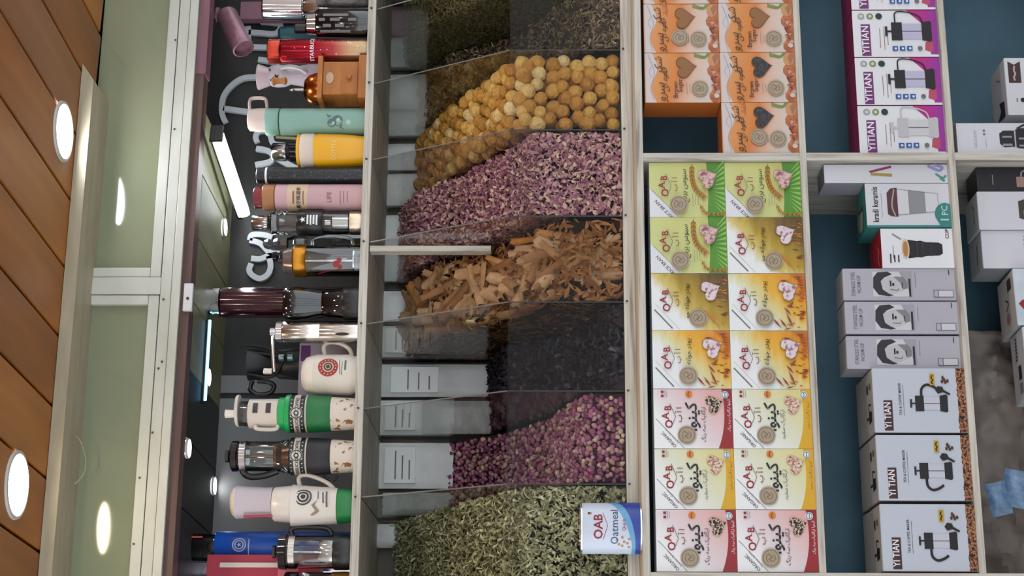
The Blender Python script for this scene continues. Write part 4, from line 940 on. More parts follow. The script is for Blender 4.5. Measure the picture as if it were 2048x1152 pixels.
def lime_layer(off, indiv):
    V, Fs = [], []; l = .016; row = 0
    while l < H_lime.L[-1] - .01:
        x = H_lime.xa + .016 + (.0175 if row % 2 else 0)
        while x < H_lime.xb - .008:
            r = random.uniform(.0160, .0205); p, n = H_lime.at(l + random.uniform(-.006, .006), -off - r + random.uniform(-.003, .009)); p.y = max(p.y, .0075 + r * 1.08); p.z = max(p.z, ZB + r * 1.1)
            xx = min(max(x + random.uniform(-.005, .005), H_lime.xa + r * 1.06), H_lime.xb - r * 1.06)
            if indiv:
                o = link('dried_lime', random.choice(LM), None, (xx, p.y, p.z), [random.uniform(0, 6) for _ in range(3)]); o.scale = (r, r, r); tag(o, lab_l if p.y > .045 else 'round tan dried lime pressed against the clear front panel of its bin', 'dried lime', 'dried limes in the bin')
            else:
                b = len(V); c = Vector((xx, p.y, p.z))
                for i in range(5):
                    for k in range(8): a = 2 * PI * k / 8; z = math.cos(PI * (i + .5) / 5); s = math.sin(PI * (i + .5) / 5); V.append(c + Vector((s * math.cos(a), s * math.sin(a), z)) * r)
                for i in range(4):
                    for k in range(8): k2 = (k + 1) % 8; Fs.append((b + i * 8 + k, b + i * 8 + k2, b + (i + 1) * 8 + k2, b + (i + 1) * 8 + k))
                Fs += [tuple(range(b, b + 8))[::-1], tuple(range(b + 32, b + 40))]
            x += .0350
        l += .0300; row += 1
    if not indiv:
        tag(link('dried_limes', mesh('dried_limes', V, Fs, randmat('dried_lime_shaded', [(0, '#8a5a2a'), (1, '#b07c40')]), 80)), 'deeper layer of dried limes showing between the front ones', 'dried limes', None, 'stuff')  # darker copy of the lime colour, with the shade of the gaps painted in
for yy in [.02 + .033 * k for k in range(18)]:
    zz = 1.5
    while zz < H_lime.zat(yy) - .03:
        if zz > H_petal.zat(yy) - .02:
            r = random.uniform(.016, .020); o = link('dried_lime', random.choice(LM), None, (H_lime.xa + r * 1.06, yy + random.uniform(-.005, .005), zz + random.uniform(-.005, .005)), [random.uniform(0, 6) for _ in range(3)]); o.scale = (r, r, r); tag(o, lab_l, 'dried lime', 'dried limes in the bin')
        zz += .034
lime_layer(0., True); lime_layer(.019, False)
# rosebuds: the 300 in front one by one, the rest as stuff
RS = [(0, '#5e2244'), (.25, '#863862'), (.5, '#a0507e'), (.7, '#ba8a9c'), (.88, '#a08068'), (1, '#d0b8a2')]
def bud_geo(s=1.):
    V, Fs = [], []; prof = [(.25, -1.), (.75, -.55), (.85, 0), (.55, .6), (.12, .95)]; seg = 7
    for j, (r, z) in enumerate(prof):
        for k in range(seg): a = 2 * PI * (k + .5 * (j % 2)) / seg; rr = r * (1 + .12 * math.sin(3 * a + j)); V.append((rr * math.cos(a) * s, rr * math.sin(a) * s, z * s * 1.15))
    for j in range(len(prof) - 1):
        for k in range(seg): k2 = (k + 1) % seg; Fs.append((j * seg + k, j * seg + k2, (j + 1) * seg + k2, (j + 1) * seg + k))
    Fs += [tuple(range(seg))[::-1], tuple(range((len(prof) - 1) * seg, len(prof) * seg))]
    b = len(V)      # little sepals at the stalk end
    for k in range(4):
        a = 2 * PI * k / 4; c, q = math.cos(a), math.sin(a); V += [(.25 * c * s, .25 * q * s, -1.15 * s), (.95 * c * s - .2 * q * s, .95 * q * s + .2 * c * s, -.5 * s), (1.15 * c * s, 1.15 * q * s, -.1 * s)]; Fs.append((b + 3 * k, b + 3 * k + 1, b + 3 * k + 2))
    return V, Fs
def budmat(name, island, nscale):
    m, nt, b = nodemat(name, .65)
    src = N(nt, 'ShaderNodeNewGeometry').outputs['Random Per Island'] if island else N(nt, 'ShaderNodeObjectInfo').outputs['Random']
    r = ramp(nt, RS); nt.links.new(src, r.inputs[0]); mp = texco(nt); n = N(nt, 'ShaderNodeTexNoise'); n.inputs['Scale'].default_value = nscale; nt.links.new(mp.outputs[0], n.inputs['Vector'])
    rr = ramp(nt, [(.5, '#000000'), (.66, '#d0d0d0')]); nt.links.new(n.outputs['Fac'], rr.inputs[0]); mix = N(nt, 'ShaderNodeMix', data_type='RGBA'); nt.links.new(rr.outputs[0], mix.inputs[0])
    r2 = ramp(nt, [(0, '#b8988a'), (.5, '#9a7a70'), (1, '#d2bca8')]); nt.links.new(src, r2.inputs[0]); nt.links.new(r.outputs[0], mix.inputs[6]); nt.links.new(r2.outputs[0], mix.inputs[7]); nt.links.new(mix.outputs[2], b.inputs['Base Color'])
    return m
bv, bf = bud_geo()
budme = mesh('rosebud', bv, bf, budmat('rosebud', False, 1.6), 70)
cells = []
l = .008; row = 0
while l < H_rose.L[-1]:
    x = H_rose.xa + .009 + (.0075 if row % 2 else 0)
    while x < H_rose.xb - .006: cells.append((l, x)); x += .0125
    l += .0108; row += 1
V, Fs = H_rose.under('rosebuds', None, .010); mi = [1] * len(Fs)
nc = len(cells); cells += [None] * 260
for k, cell in enumerate(cells):
    s = random.uniform(.0056, .0080)
    if cell is None:
        q = H_rose.flank(H_green)
        if not q: continue
        cell = (0, H_rose.xa)
    l, x = cell; p, n = H_rose.at(l + random.uniform(-.004, .004), random.uniform(-.008, .004)); p.y = max(p.y, .0075 + s); p.z = max(p.z, ZB + s)
    if k >= nc: p.y, p.z = q
    rot = [random.uniform(0, 6.3) for _ in range(3)]; xx = min(max(x + random.uniform(-.003, .003), H_rose.xa + s), H_rose.xb - s)
    if k < 300:
        o = link('rosebud', budme, None, (xx, p.y, p.z), rot); o.scale = (s, s, s); tag(o, 'small dried rosebud pressed against the clear front panel' if p.y < .03 else 'small dried rosebud on the sloping heap next to the green leaves', 'rosebud', 'dried rosebuds in the bin')
    else:
        from mathutils import Euler
        R3 = Euler(rot).to_matrix(); b = len(V); V += [Vector((xx, p.y, p.z)) + R3 @ (Vector(q) * s) for q in bv]; Fs += [tuple(b + i for i in f) for f in bf]; mi += [0] * len(bf)
tag(link('rosebuds', mesh('rosebuds', V, Fs, [budmat('rosebud_mass', True, 190.), M('#3a1a28', .9)], 70, mi)), 'rest of the dried rosebud heap farther back in its bin', 'rosebuds', None, 'stuff')
# cinnamon bark: each quill its own object
CIN = randmat('cinnamon_bark', [(0, '#8a5c38'), (.3, '#a4764c'), (.6, '#b89068'), (.85, '#c8a682'), (1, '#b4742e')], False, .7, 45., .45, .4)
def quill(L, W, seed):
    V, Fs = [], []; n, m = 7, 7; rnd = random.Random(seed); op = rnd.uniform(1.2, 3.6); bow = rnd.uniform(-.012, .012)
    for sd in (0, 1):
        for i in range(n + 1):
            t = i / n - .5; rr = (W / 2) * (1 + .12 * math.sin(t * 5 + seed)) - sd * .0018
            for k in range(m + 1):
                a = (k / m - .5) * op * 1.15 + .25 * math.sin(t * 4 + seed); V.append((L * t + .004 * math.sin(k * 2.1 + seed) * (1 if abs(t) > .45 else 0), rr * math.sin(a), rr * math.cos(a) - rr * .55 + bow * 4 * t * t))
    q0 = (n + 1) * (m + 1)
    for i in range(n):
        for k in range(m):
            q = i * (m + 1) + k; Fs.append((q, q + 1, q + m + 2, q + m + 1)); q += q0; Fs.append((q, q + m + 1, q + m + 2, q + 1))
        for k in (0, m): q = i * (m + 1) + k; Fs.append((q, q + m + 1, q + m + 1 + q0, q + q0))
    for i in (0, n):
        for k in range(m): q = i * (m + 1) + k; Fs.append((q, q + q0, q + q0 + 1, q + 1))
    return mesh('cinnamon_quill', V, Fs, CIN, 50)
QM = [(quill(L, W, s), L, W) for s, (L, W) in enumerate([(.17, .028), (.14, .022), (.11, .032), (.15, .018), (.09, .024), (.13, .016), (.08, .03), (.18, .024)])]
k = 0
for l in [H_cinn.L[-1] * ((i + .5) / 170) for i in range(170)]:
    for _ in range(1):
        me, L, W = random.choice(QM); p, n = H_cinn.at(l, random.uniform(-.014, .006)); u, v = basis(n)
        a = random.gauss(PI / 2, .55) if random.random() < .65 else random.uniform(0, PI)
        d = u * math.cos(a) + v * math.sin(a); hx = abs(d.x) * L / 2 + W / 2
        x = random.uniform(H_cinn.xa + hx, H_cinn.xb - hx) if H_cinn.xb - H_cinn.xa > 2 * hx else (H_cinn.xa + H_cinn.xb) / 2
        tl = random.uniform(-.25, .25); d = (d * math.cos(tl) + n * math.sin(tl)).normalized(); e = n.cross(d).normalized(); nn = d.cross(e)
        hz = abs(d.z) * L / 2; p.z = min(max(p.z, ZB + hz + .004), 2.02 - hz); p.y = max(p.y, .012 + abs(d.y) * L / 2 + W * .45); p.y = min(p.y, .615 - abs(d.y) * L / 2 - W * .5)
        o = link('cinnamon_quill', me); mm = Matrix((d, e, nn)).transposed().to_4x4(); mm.translation = (x, p.y, p.z); o.matrix_world = mm
        tag(o, 'curled cinnamon bark quill low behind the clear front panel' if p.z < ZF and p.y < .16 else 'curled cinnamon bark quill high on the sloping heap between petals and hibiscus', 'cinnamon', 'cinnamon quills in the bin')
for k in range(70):
    q = H_cinn.flank(H_dark)
    if not q: continue
    me, L, W = random.choice(QM); a = random.gauss(.5, .5); y = q[0]
    d = Vector((0, math.cos(a), math.sin(a))); n = Vector((-1, 0, 0)); e = n.cross(d).normalized(); nn = d.cross(e); hz = abs(d.z) * L / 2; hy = abs(d.y) * L / 2
    y = min(max(y, .012 + hy), .615 - hy); z = min(max(q[1], ZB + hz + .006), 2.02 - hz)
    if z + hz > H_cinn.zat(y) + .06: continue
    o = link('cinnamon_quill', me); mm = Matrix((d, e, nn)).transposed().to_4x4(); mm.translation = (H_cinn.xa + W * .5 + .002 + random.random() * .008, y, z); o.matrix_world = mm
    tag(o, 'curled cinnamon bark quill lying along the divider beside the dark hibiscus', 'cinnamon', 'cinnamon quills in the bin')
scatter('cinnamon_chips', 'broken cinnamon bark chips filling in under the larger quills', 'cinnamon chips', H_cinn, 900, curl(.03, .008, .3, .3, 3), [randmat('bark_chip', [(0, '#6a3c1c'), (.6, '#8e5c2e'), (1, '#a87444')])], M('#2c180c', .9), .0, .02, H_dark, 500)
# things at the back of the bins
bp_ = P(850, 497, .2).x; o = box('batten', (bp_ - .0075, .20, P(982, 497, .2).z), (bp_ + .0075, .23, 2.034), WASHEDV, None, .001); tag(o, 'short whitewashed wooden batten standing between petals and cinnamon', 'batten')
REFL_WHITE = noisy('reflection_white', [(.3, '#e2e5e6'), (.7, '#f0f2f3')], (9, 9, 9), 2, 4, .6)
def pack(label, px0, px1, py0, py1, Y, film=False, th=.03, mat=None, ruled=False):  # white and grey packets are made up, standing in for reflections in the bins
    a, b = P(px1, py1, Y), P(px0, py0, Y); W, Hh = b.x - a.x, b.z - a.z
    V, Fs = [], []; n = 10
    for s in (-1, 1):
        for j in range(n + 1):
            for i in range(n + 1):
                u, v = i / n, j / n; e = min(1, min(u, 1 - u, v, 1 - v) * 5); V.append(((u - .5) * W, s * th / 2 * (.25 + .75 * e) + .004 * noise.noise(Vector((u * 4, v * 4, px0 + s))), v * Hh + .003 * noise.noise(Vector((u * 9, px0, v)))))
    m_ = (n + 1) ** 2
    for s in (0, 1):
        for j in range(n):
            for i in range(n): q = s * m_ + j * (n + 1) + i; f = (q, q + 1, q + n + 2, q + n + 1); Fs.append(f if s == 0 else f[::-1])
    for i in range(n):
        for q, r in (((i), (i + 1)), (n * (n + 1) + i, n * (n + 1) + i + 1), (i * (n + 1), (i + 1) * (n + 1)), (i * (n + 1) + n, (i + 1) * (n + 1) + n)): Fs.append((q, r, r + m_, q + m_))
    o = link('bin_back_form', mesh('bin_back_form', V, Fs, mat or (PLASTICFILM if film else REFL_WHITE), 50), None, ((a.x + b.x) / 2, Y + th / 2, a.z))
    if ruled:
        for k in range(3): box('ruled_line', (-W * .32, -th / 2 - .006, Hh * (.55 + .09 * k)), (W * (.1 + .1 * k), -th / 2 - .0048, Hh * (.55 + .09 * k) + .0035), M('#74797a', .6), o)
        box('label_sheet', (-W * .4, -th / 2 - .0048, Hh * .48), (W * .38, -th / 2 + .001, Hh * .88), M('#f4f6f7', .6), o)
    return tag(o, label, 'packet', 'packets at the back of the bins')
REFL_GREY = noisy('reflection_grey', [(.3, '#a8adac'), (.6, '#c4c9c8'), (.8, '#d6dad9')], (8, 8, 8), 2, 6, .35, .3)
pack('white form standing in for a reflection behind the rosebuds', 752, 905, 884, 976, .585, ruled=True)
pack('narrow pale form standing in for a reflection behind the rosebuds, next to the green leaves', 765, 905, 984, 1030, .585, mat=REFL_GREY)
REFL_PALE = noisy('reflection_pale_grey', [(.3, '#d0d3d4'), (.7, '#e2e5e6')], (6, 6, 6), 2, 5, .6)
pack('wide pale form standing in for a reflection behind the hibiscus, next to the cinnamon', 755, 990, 727, 792, .585, mat=REFL_PALE, ruled=True)
pack('white form standing in for a reflection behind the hibiscus, next to the rosebuds', 752, 905, 799, 868, .585, ruled=True)
pack('low grey form standing in for a reflection behind the hibiscus', 845, 1000, 800, 866, .545, mat=REFL_GREY)
pack('white form standing in for a reflection behind the cinnamon bark, next to the hibiscus', 755, 900, 650, 712, .585, ruled=True)
pack('small white form standing in for a reflection behind the cinnamon bark, next to the petals', 757, 860, 580, 640, .585)
pack('white form standing in for a reflection behind the purple petals, next to the cinnamon', 758, 860, 500, 560, .592, mat=REFL_PALE)
pack('pale form standing in for a reflection behind the purple petals, next to the limes', 758, 860, 428, 492, .592)
pack('bluish white form standing in for a reflection behind the dried limes, next to the petals', 760, 880, 345, 408, .592)
pack('pale form standing in for a reflection behind the dried limes, next to the coarse herb', 760, 880, 285, 337, .592, mat=REFL_PALE)
pack('grey form standing in for a reflection behind the coarse dried herb', 760, 930, 146, 268, .592, mat=REFL_GREY)
pack('grey form standing in for a reflection behind the fine olive herb', 760, 930, 72, 130, .592, mat=REFL_GREY)
pack('mauve packet behind the olive herb at the picture edge', 758, 905, 10, 66, .588, mat=noisy('mauve_paper', [(.3, '#7a4660'), (.7, '#946078')], (6, 6, 6), 2, 4, .6))
pack('crumpled white form standing in for a reflection behind the green leaves', 745, 830, 1047, 1095, .592)
d = ray(940, 640); q = CAM + d * (.9962 / d.x)
o = box('price_sticker', (0, 0, 0), (.022, .0011, .02), M('#cbbf94', .6), None, .0002, (.9962, q.y, q.z - .01), (0, 0, PI / 2)); tag(o, 'small cream sticker on the acrylic divider between cinnamon and hibiscus', 'sticker')

# ================================================================== FLASKS, PRESSES AND GRINDERS ON THE UPPER SHELF
class Item:
    """an upright thing on the upper shelf, measured at depth Y; heights and radii read in picture units and turned to metres"""
    def __init__(s, name, label, cat, yc, Y, group='drinkware and grinders on the upper shelf', z=None):
        s.Y, s.yc = Y, yc; s.m = MPP(620, yc, Y); s.x = P(620, yc, Y).x; s.base = ZS if z is None else z
        s.o = thing(name, label, cat, (s.x, Y, s.base), group); s.face = -math.atan2(s.x, Y - CAM.y)
    def z(s, px): return max(0., P(px, s.yc, s.Y).z - s.base)
    def lat(s, name, prof, mat, dy=0., seg=32, smooth=40, parent=None, cap=True):
        """prof: [(picture height, half width)] from the top down; the lowest may be 'b' for the base"""
        pr = [(hw * s.m, 0. if px == 'b' else s.z(px)) for px, hw in prof]
        return lathe(name, pr[::-1], mat, parent or s.o, (-dy * s.m / math.cos(TH), 0, 0), seg, smooth, cap=cap)
    def pt(s, px, py, dY=0.): p = P(px, py, s.Y + dY); return (p.x - s.x, dY, p.z - s.base)
    def tube(s, name, pts, hw, mat, **kw): return tube(name, [s.pt(*q) for q in pts], hw * s.m, mat, s.o, **kw)
    def box(s, name, px0, px1, py0, py1, y0, y1, mat, bev=.001):
        a, b = s.pt(px1, py1), s.pt(px0, py0); return box(name, (a[0], y0, max(0, a[2])), (b[0], y1, b[2]), mat, s.o, bev)
    def text(s, name, mat, st, px, size, hw, da=0., bold=0., vert=False): return text_cyl(s.o, name, mat, st, size * s.m, s.z(px), hw * s.m, s.face + da, bold, vert)
    def polys(s, name, mat, pl, hw, da=0.): return poly_cyl(s.o, name, mat, [[(a * s.m, s.z(b)) for a, b in q] for q in pl], hw * s.m, s.face + da)
def rnd_px(fn, s0, x0, **k): return fn(s0, x0, **k)
def dpx(s0, px, r, n=14): return [(s0 + r * math.cos(2 * PI * k / n), px - r * math.sin(2 * PI * k / n)) for k in range(n)]
def rpx(s0, px, r0, r1, n=22): return [[(s0 + r * math.cos(2 * PI * (k + e) / n), px - r * math.sin(2 * PI * (k + e) / n)) for r, e in ((r0, 0), (r1, 0), (r1, 1), (r0, 1))] for k in range(n)]
def stpx(s0, px, r): return [(s0 + (r if k % 2 == 0 else r * .42) * math.sin(PI * k / 5), px - (r if k % 2 == 0 else r * .42) * math.cos(PI * k / 5)) for k in range(10)]

# red glitter tumbler
it = Item('tumbler', 'red metal tumbler fading to gold with white speckles and lettering', 'tumbler', 103, .285)
m, nt, b = nodemat('red_to_gold_speckled', .25); mp = texco(nt); sep = N(nt, 'ShaderNodeSeparateXYZ'); nt.links.new(mp.outputs[0], sep.inputs[0])
mu = N(nt, 'ShaderNodeMath', operation='MULTIPLY'); mu.inputs[1].default_value = 1 / .23; nt.links.new(sep.outputs[2], mu.inputs[0]); r = ramp(nt, [(.0, '#a08868'), (.22, '#a5805f'), (.42, '#9c3a3a'), (.6, '#9a1428'), (1, '#8a0f1e')]); nt.links.new(mu.outputs[0], r.inputs[0])
vo = N(nt, 'ShaderNodeTexVoronoi'); vo.inputs['Scale'].default_value = 75; nt.links.new(mp.outputs[0], vo.inputs['Vector']); gt = N(nt, 'ShaderNodeMath', operation='LESS_THAN'); gt.inputs[1].default_value = .12; nt.links.new(vo.outputs['Distance'], gt.inputs[0])
mix = N(nt, 'ShaderNodeMix', data_type='RGBA'); nt.links.new(gt.outputs[0], mix.inputs[0]); nt.links.new(r.outputs[0], mix.inputs[6]); mix.inputs[7].default_value = C('#e0cfc8'); nt.links.new(mix.outputs[2], b.inputs['Base Color']); b.inputs['Metallic'].default_value = .75
it.lat('body', [(565, 24.5), (563, 24.), (567, 25), (728, 25), ('b', 23)], m); it.lat('lid', [(537, 22), (539, 24.5), (560, 24.5), (562, 23.5)], M('#a83420', .25, .7))
it.text('lettering', WHITEI, 'STARBUCKS', 631, 11, 25, .35, .01)
# mint thermos
it = Item('thermos', 'mint green thermos with beige cap and a small grey bird print', 'thermos', 244, .285)
MINT = M('#7ba294', .4, name='mint_enamel')
it.lat('body', [(562, 26), (563, 27), (724, 27), ('b', 26)], MINT); it.lat('collar', [(533, 26.5), (535, 27.5), (558, 27.5), (560, 26)], MINT)
BEI = M('#c0aea4', .4, name='beige_plastic')
it.lat('cap', [(497, 18), (500, 22), (515, 23.5), (533, 24)], BEI, -4); it.tube('carry_loop', [(500, 222, -.004), (499, 205, -.004), (505, 197, -.004), (528, 197, -.004), (533, 206, -.004), (534, 220, -.004)], 3.2, BEI, flat=1.8)
it.polys('print', M('#4e6a68', .5), [dpx(-2, 667, 9), dpx(3, 678, 11), [(8, 660), (17, 655), (12, 668)], [(-10, 680), (-16, 690), (-4, 688)]], 27); it.polys('print', M('#a8bdb4', .5), [dpx(-2, 670, 3), dpx(4, 680, 4), dpx(0, 700, 5)], 27.2)
# yellow cup
it = Item('travel_cup', 'yellow tapered travel cup with cream ring lettered COFFEE', 'cup', 302, .29)
YEL = M('#dfa30c', .35, name='yellow_plastic'); it.lat('body', [(630, 33.5), (640, 34.5), (690, 33), (725, 29.5), ('b', 29)], YEL); it.lat('ring', [(603, 33), (605, 34.5), (612, 35), (628, 35), (631, 33.5)], M('#cfc0b0', .4)); it.lat('lid', [(596, 30), (597, 33.5), (602, 33.5), (603, 32)], YEL)
it.text('lettering', M('#e6c070', .5), 'COFFEE', 675, 12, 34, .05, .01); it.tube('straw', [(552, 274, 0), (598, 277, 0)], 3.2, M('#77785c', .5))
it = Item('bottle', 'small black bottle with chrome cap behind the yellow cup', 'bottle', 304, .43)
it.lat('body', [(580, 17), (582, 20), (640, 20), ('b', 20)], BLACKG); it.lat('cap', [(545, 17), (547, 18.5), (573, 18.5), (574, 17)], CHROME); it.lat('neck', [(574, 14), (580, 14)], BLACKP)
# slim black flask
it = Item('flask', 'slim black flask with a white ring beside the yellow cup', 'flask', 351.5, .285)
it.lat('body', [(536, 16), (537, 17), (722, 17), ('b', 16)], noisy('black_beaded', [(.3, '#141619'), (.62, '#1b1e22'), (.72, '#50565c')], (1, 1, 1), 220, 1, .3)); it.lat('lid', [(514, 14), (516, 16.5), (532, 16.5)], BLACKP); it.lat('ring', [(532, 16.8), (536, 16.8)], WHITEI)
# pink thermos
it = Item('thermos', 'dusty pink thermos with tan collar, red cap and cream label band', 'thermos', 395.5, .285)
PK = M('#bd989c', .45, name='dusty_pink'); it.lat('body', [(553, 25.5), (554, 26.5), (720, 26.5), ('b', 25.5)], PK); it.lat('collar', [(527, 24), (529, 26.5), (551, 26.5), (552, 25)], M('#9c6a40', .4)); it.lat('cap', [(509, 19), (511, 22), (526, 22)], M('#70141e', .35))
it.lat('label_band', [(578, 26.8), (618, 26.8)], M('#c8ae92', .5), cap=False); it.text('lettering', INK, '真空保温杯', 604, 9.5, 27, 0, .015); it.text('lettering', BROWNI, 'LIFE', 666, 13, 26.6, .05)
for k in range(3): it.polys('small_print', BROWNI, [[(-14 + 3 * k, 683 + 7 * k), (14, 683 + 7 * k), (14, 684.2 + 7 * k), (-14 + 3 * k, 684.2 + 7 * k)]], 26.7)
it.polys('small_print', BROWNI, [[(-14, 609), (14, 609), (14, 611), (-14, 611)], [(-12, 589), (14, 589), (14, 592), (-12, 592)]], 27.)
# infuser bottle
it = Item('infuser_bottle', 'clear infuser bottle with black sleeve, star mark and chrome ends', 'bottle', 446, .285)
it.lat('cap', [(505, 14), (507, 15.5), (536, 15.5), (537, 14)], CHROME); it.lat('shoulder', [(537, 12), (541, 19), (546, 24), (556, 22), (562, 24.5), (596, 24)], CLEAR, seg=12, smooth=10)
it.lat('core', [(545, 9), (560, 11), (570, 8), (596, 12)], M('#8a8a8c', .15, .9), seg=8, smooth=5); it.lat('sleeve', [(596, 25), (598, 26.5), (646, 26.5), (648, 25)], BLACKP); it.lat('glass', [(648, 23), (698, 23)], CLEAR); it.lat('chrome_stem', [(650, 8), (662, 8), (666, 15), (698, 15)], CHROME)
it.lat('base', [(699, 22), (701, 24), (719, 24), ('b', 22)], M('#b8a68e', .2, 1.)); it.polys('star', WHITEI, [stpx(7, 609, 6.5)], 26.6)
it.polys('lettering', WHITEI, [[(-2 - 1.5 * (k % 2), 617 + 6 * k), (17, 617 + 6 * k), (17, 620.5 + 6 * k), (-2 - 1.5 * (k % 2), 620.5 + 6 * k)] for k in range(4)], 26.7)
# gold-banded glass press
it = Item('glass_press', 'glass tea press with a broad gold band and red rose print', 'press', 522, .28)
it.lat('glass', [(600, 31), (716, 31), ('b', 30)], CLEAR, cap=False); it.lat('band', [(589, 30), (591, 32.5), (613, 32.5), (615, 31)], M('#a9701a', .25, .75)); it.lat('base', [(712, 29), ('b', 29)], CLEAR)
it.lat('lid', [(566, 15), (570, 24), (588, 29)], M('#8a7a70', .2, .6)); it.lat('neck', [(556, 4.5), (568, 4.5)], BLACKP); it.lat('knob', [(543, 3), (545, 8), (553, 9), (557, 4)], BLACKG, dy=-10); it.lat('plunger', [(588, 3), (706, 3), (708, 26), (711, 26)], CHROME)
it.polys('rose_print', M('#96202a', .5), [dpx(-6, 676, 7), dpx(-12, 683, 5), [(-14, 690), (-30, 640), (-27, 640)], dpx(2, 682, 5)], 31.3); it.tube('handle', [(625, 491, 0), (628, 478, 0), (660, 472, 0), (700, 478, 0), (706, 491, 0)], 4, CLEAR)
# crystal stoppered decanter
it = Item('crystal_bottle', 'cut crystal decanter with a round faceted stopper', 'decanter', 488, .40)
CRY = M('#a9b0b2', .06, .75, name='cut_crystal'); it.lat('stopper', [(526, 3), (529, 8), (537, 11), (545, 8), (548, 5)], CRY, seg=9, smooth=5); it.lat('neck', [(548, 10), (556, 13), (562, 10), (575, 14)], CRY, seg=9, smooth=5); it.lat('body', [(575, 12), (590, 18), (640, 20), ('b', 19)], CLEAR, seg=10, smooth=5)
# burgundy flask behind the black grinder
it = Item('flask', 'tall glossy burgundy flask with a chrome cap', 'flask', 605, .42)
it.lat('body', [(443, 28), (446, 31), (580, 31), ('b', 31)], M('#3a0d16', .12, .55, coat=.6, name='burgundy_lacquer')); it.lat('cap', [(402, 27), (404, 30), (412, 30), (413, 27), (428, 27), (429, 30), (442, 30)], CHROME)
it = Item('grinder', 'black hourglass-shaped coffee grinder with a clear waist before the burgundy flask', 'grinder', 607, .28)
it.lat('hopper', [(570, 30), (574, 33), (590, 34), (615, 32), (638, 27), (646, 26.5)], BLACKG); it.lat('waist', [(646, 26.5), (652, 29), (688, 31.5)], SMOKE); it.lat('mechanism', [(648, 12), (660, 18), (662, 24), (668, 20), (674, 27), (688, 28)], M('#8c8278', .2, .9), seg=14, smooth=10); it.lat('base', [(687, 32), (690, 34), (712, 34), ('b', 33)], BLACKP)
# stainless grinder with crank
it = Item('grinder', 'stainless steel cylinder grinder with a folding crank handle', 'grinder', 664, .285)
it.lat('body', [(567, 21), (568, 21.5), (640, 21.5), (641, 21.2), (642, 21.5), (714, 21.5), ('b', 21)], M('#c9c2ba', .2, 1.)); it.lat('lid', [(552, 19), (554, 21.5), (566, 21.5)], CHROME); it.lat('nut', [(540, 5), (541, 9), (551, 9)], CHROME)
it.tube('crank_arm', [(545, 664, 0), (545, 690, -.01), (546, 720, -.015), (548, 744, -.018)], 4., STEEL, flat=.5); it.lat('crank_knob', [(531, 5), (532, 6.5), (548, 6.5), (549, 5)], STEEL, dy=78)
it.polys('sight_slot', INK, [[(-4 + 5 * math.cos(t) * .6, 687 + (-1 if abs(math.sin(t)) < 0 else 1) * 14 * math.sin(t)) for t in [2 * PI * k / 16 for k in range(16)]]], 21.6)
# black clamp mill behind
it = Item('coffee_mill', 'black cast coffee mill with ring handle and two chrome nuts', 'grinder', 728, .44)
IRON = M('#1d1d1e', .4, .3, name='black_cast_iron'); it.lat('body', [(495, 20), (498, 34), (520, 32), (545, 22), (560, 30), (600, 33), (680, 33), ('b', 36)], IRON); it.tube('ring_handle', [(505, 762, -.02), (500, 778, -.02), (515, 789, -.02), (540, 786, -.02), (548, 772, -.02), (535, 764, -.02), (515, 762, -.02)], 5, BLACKP)
for px in (572, 589): it.lat('nut', [(px - 6, 6), (px - 5, 8), (px + 5, 8), (px + 6, 6)], M('#8fb0b4', .15, 1.), dy=0).location.y = -.07
for q in ((490, 690), (498, 704), (505, 748)): it.tube('rib', [(q[0] - 10, q[1], -.03), (q[0] + 40, q[1] + 5, -.035), (570, 715, -.04)], 3, IRON)
# printed box behind the mug, then the mug
it = Item('printed_carton', 'lavender carton with a purple patch behind the white mug', 'box', 745, .41)
it.box('carton', 602, 712, 690, 800, -.02, .03, M('#a898a4', .55)); it.box('print_patch', 605, 622, 695, 726, -.0212, -.02, M('#5a2a64', .5), 0)
it = Item('mug', 'white enamel mug with a domed top and a round red emblem', 'mug', 750, .30)
WM = M('#d3ccc2', .3, name='white_enamel'); it.lat('body', [(630, 39.5), (634, 41), (700, 41), (710, 38), ('b', 37)], WM); it.lat('lid', [(604, 14), (606, 26), (614, 35), (624, 38.5), (630, 39)], CREAM)
it.tube('handle', [(650, 712, 0), (648, 694, 0), (658, 685, 0), (680, 687, 0), (698, 698, 0), (704, 712, 0)], 4.5, WM, flat=1.2)
it.polys('emblem', M('#9c241c', .45), rpx(17, 661, 11, 20), 41); it.polys('emblem', M('#4a2c20', .5), [dpx(17, 661, 9)], 41); it.polys('emblem', M('#b8a088', .5), rpx(17, 661, 4, 6, 10) + [dpx(17 + 15.5 * math.cos(a), 661 + 15.5 * math.sin(a), 1.7, 6) for a in [k * .45 for k in range(14)]], 41.3)
it.polys('lettering', M('#5a6a58', .5), [[(2, 684), (34, 682), (34, 683.5), (2, 685.5)], [(10, 693), (32, 693), (32, 697), (10, 697)], [(0, 687), (30, 688.5), (30, 689.5), (0, 688.5)]], 41.2)
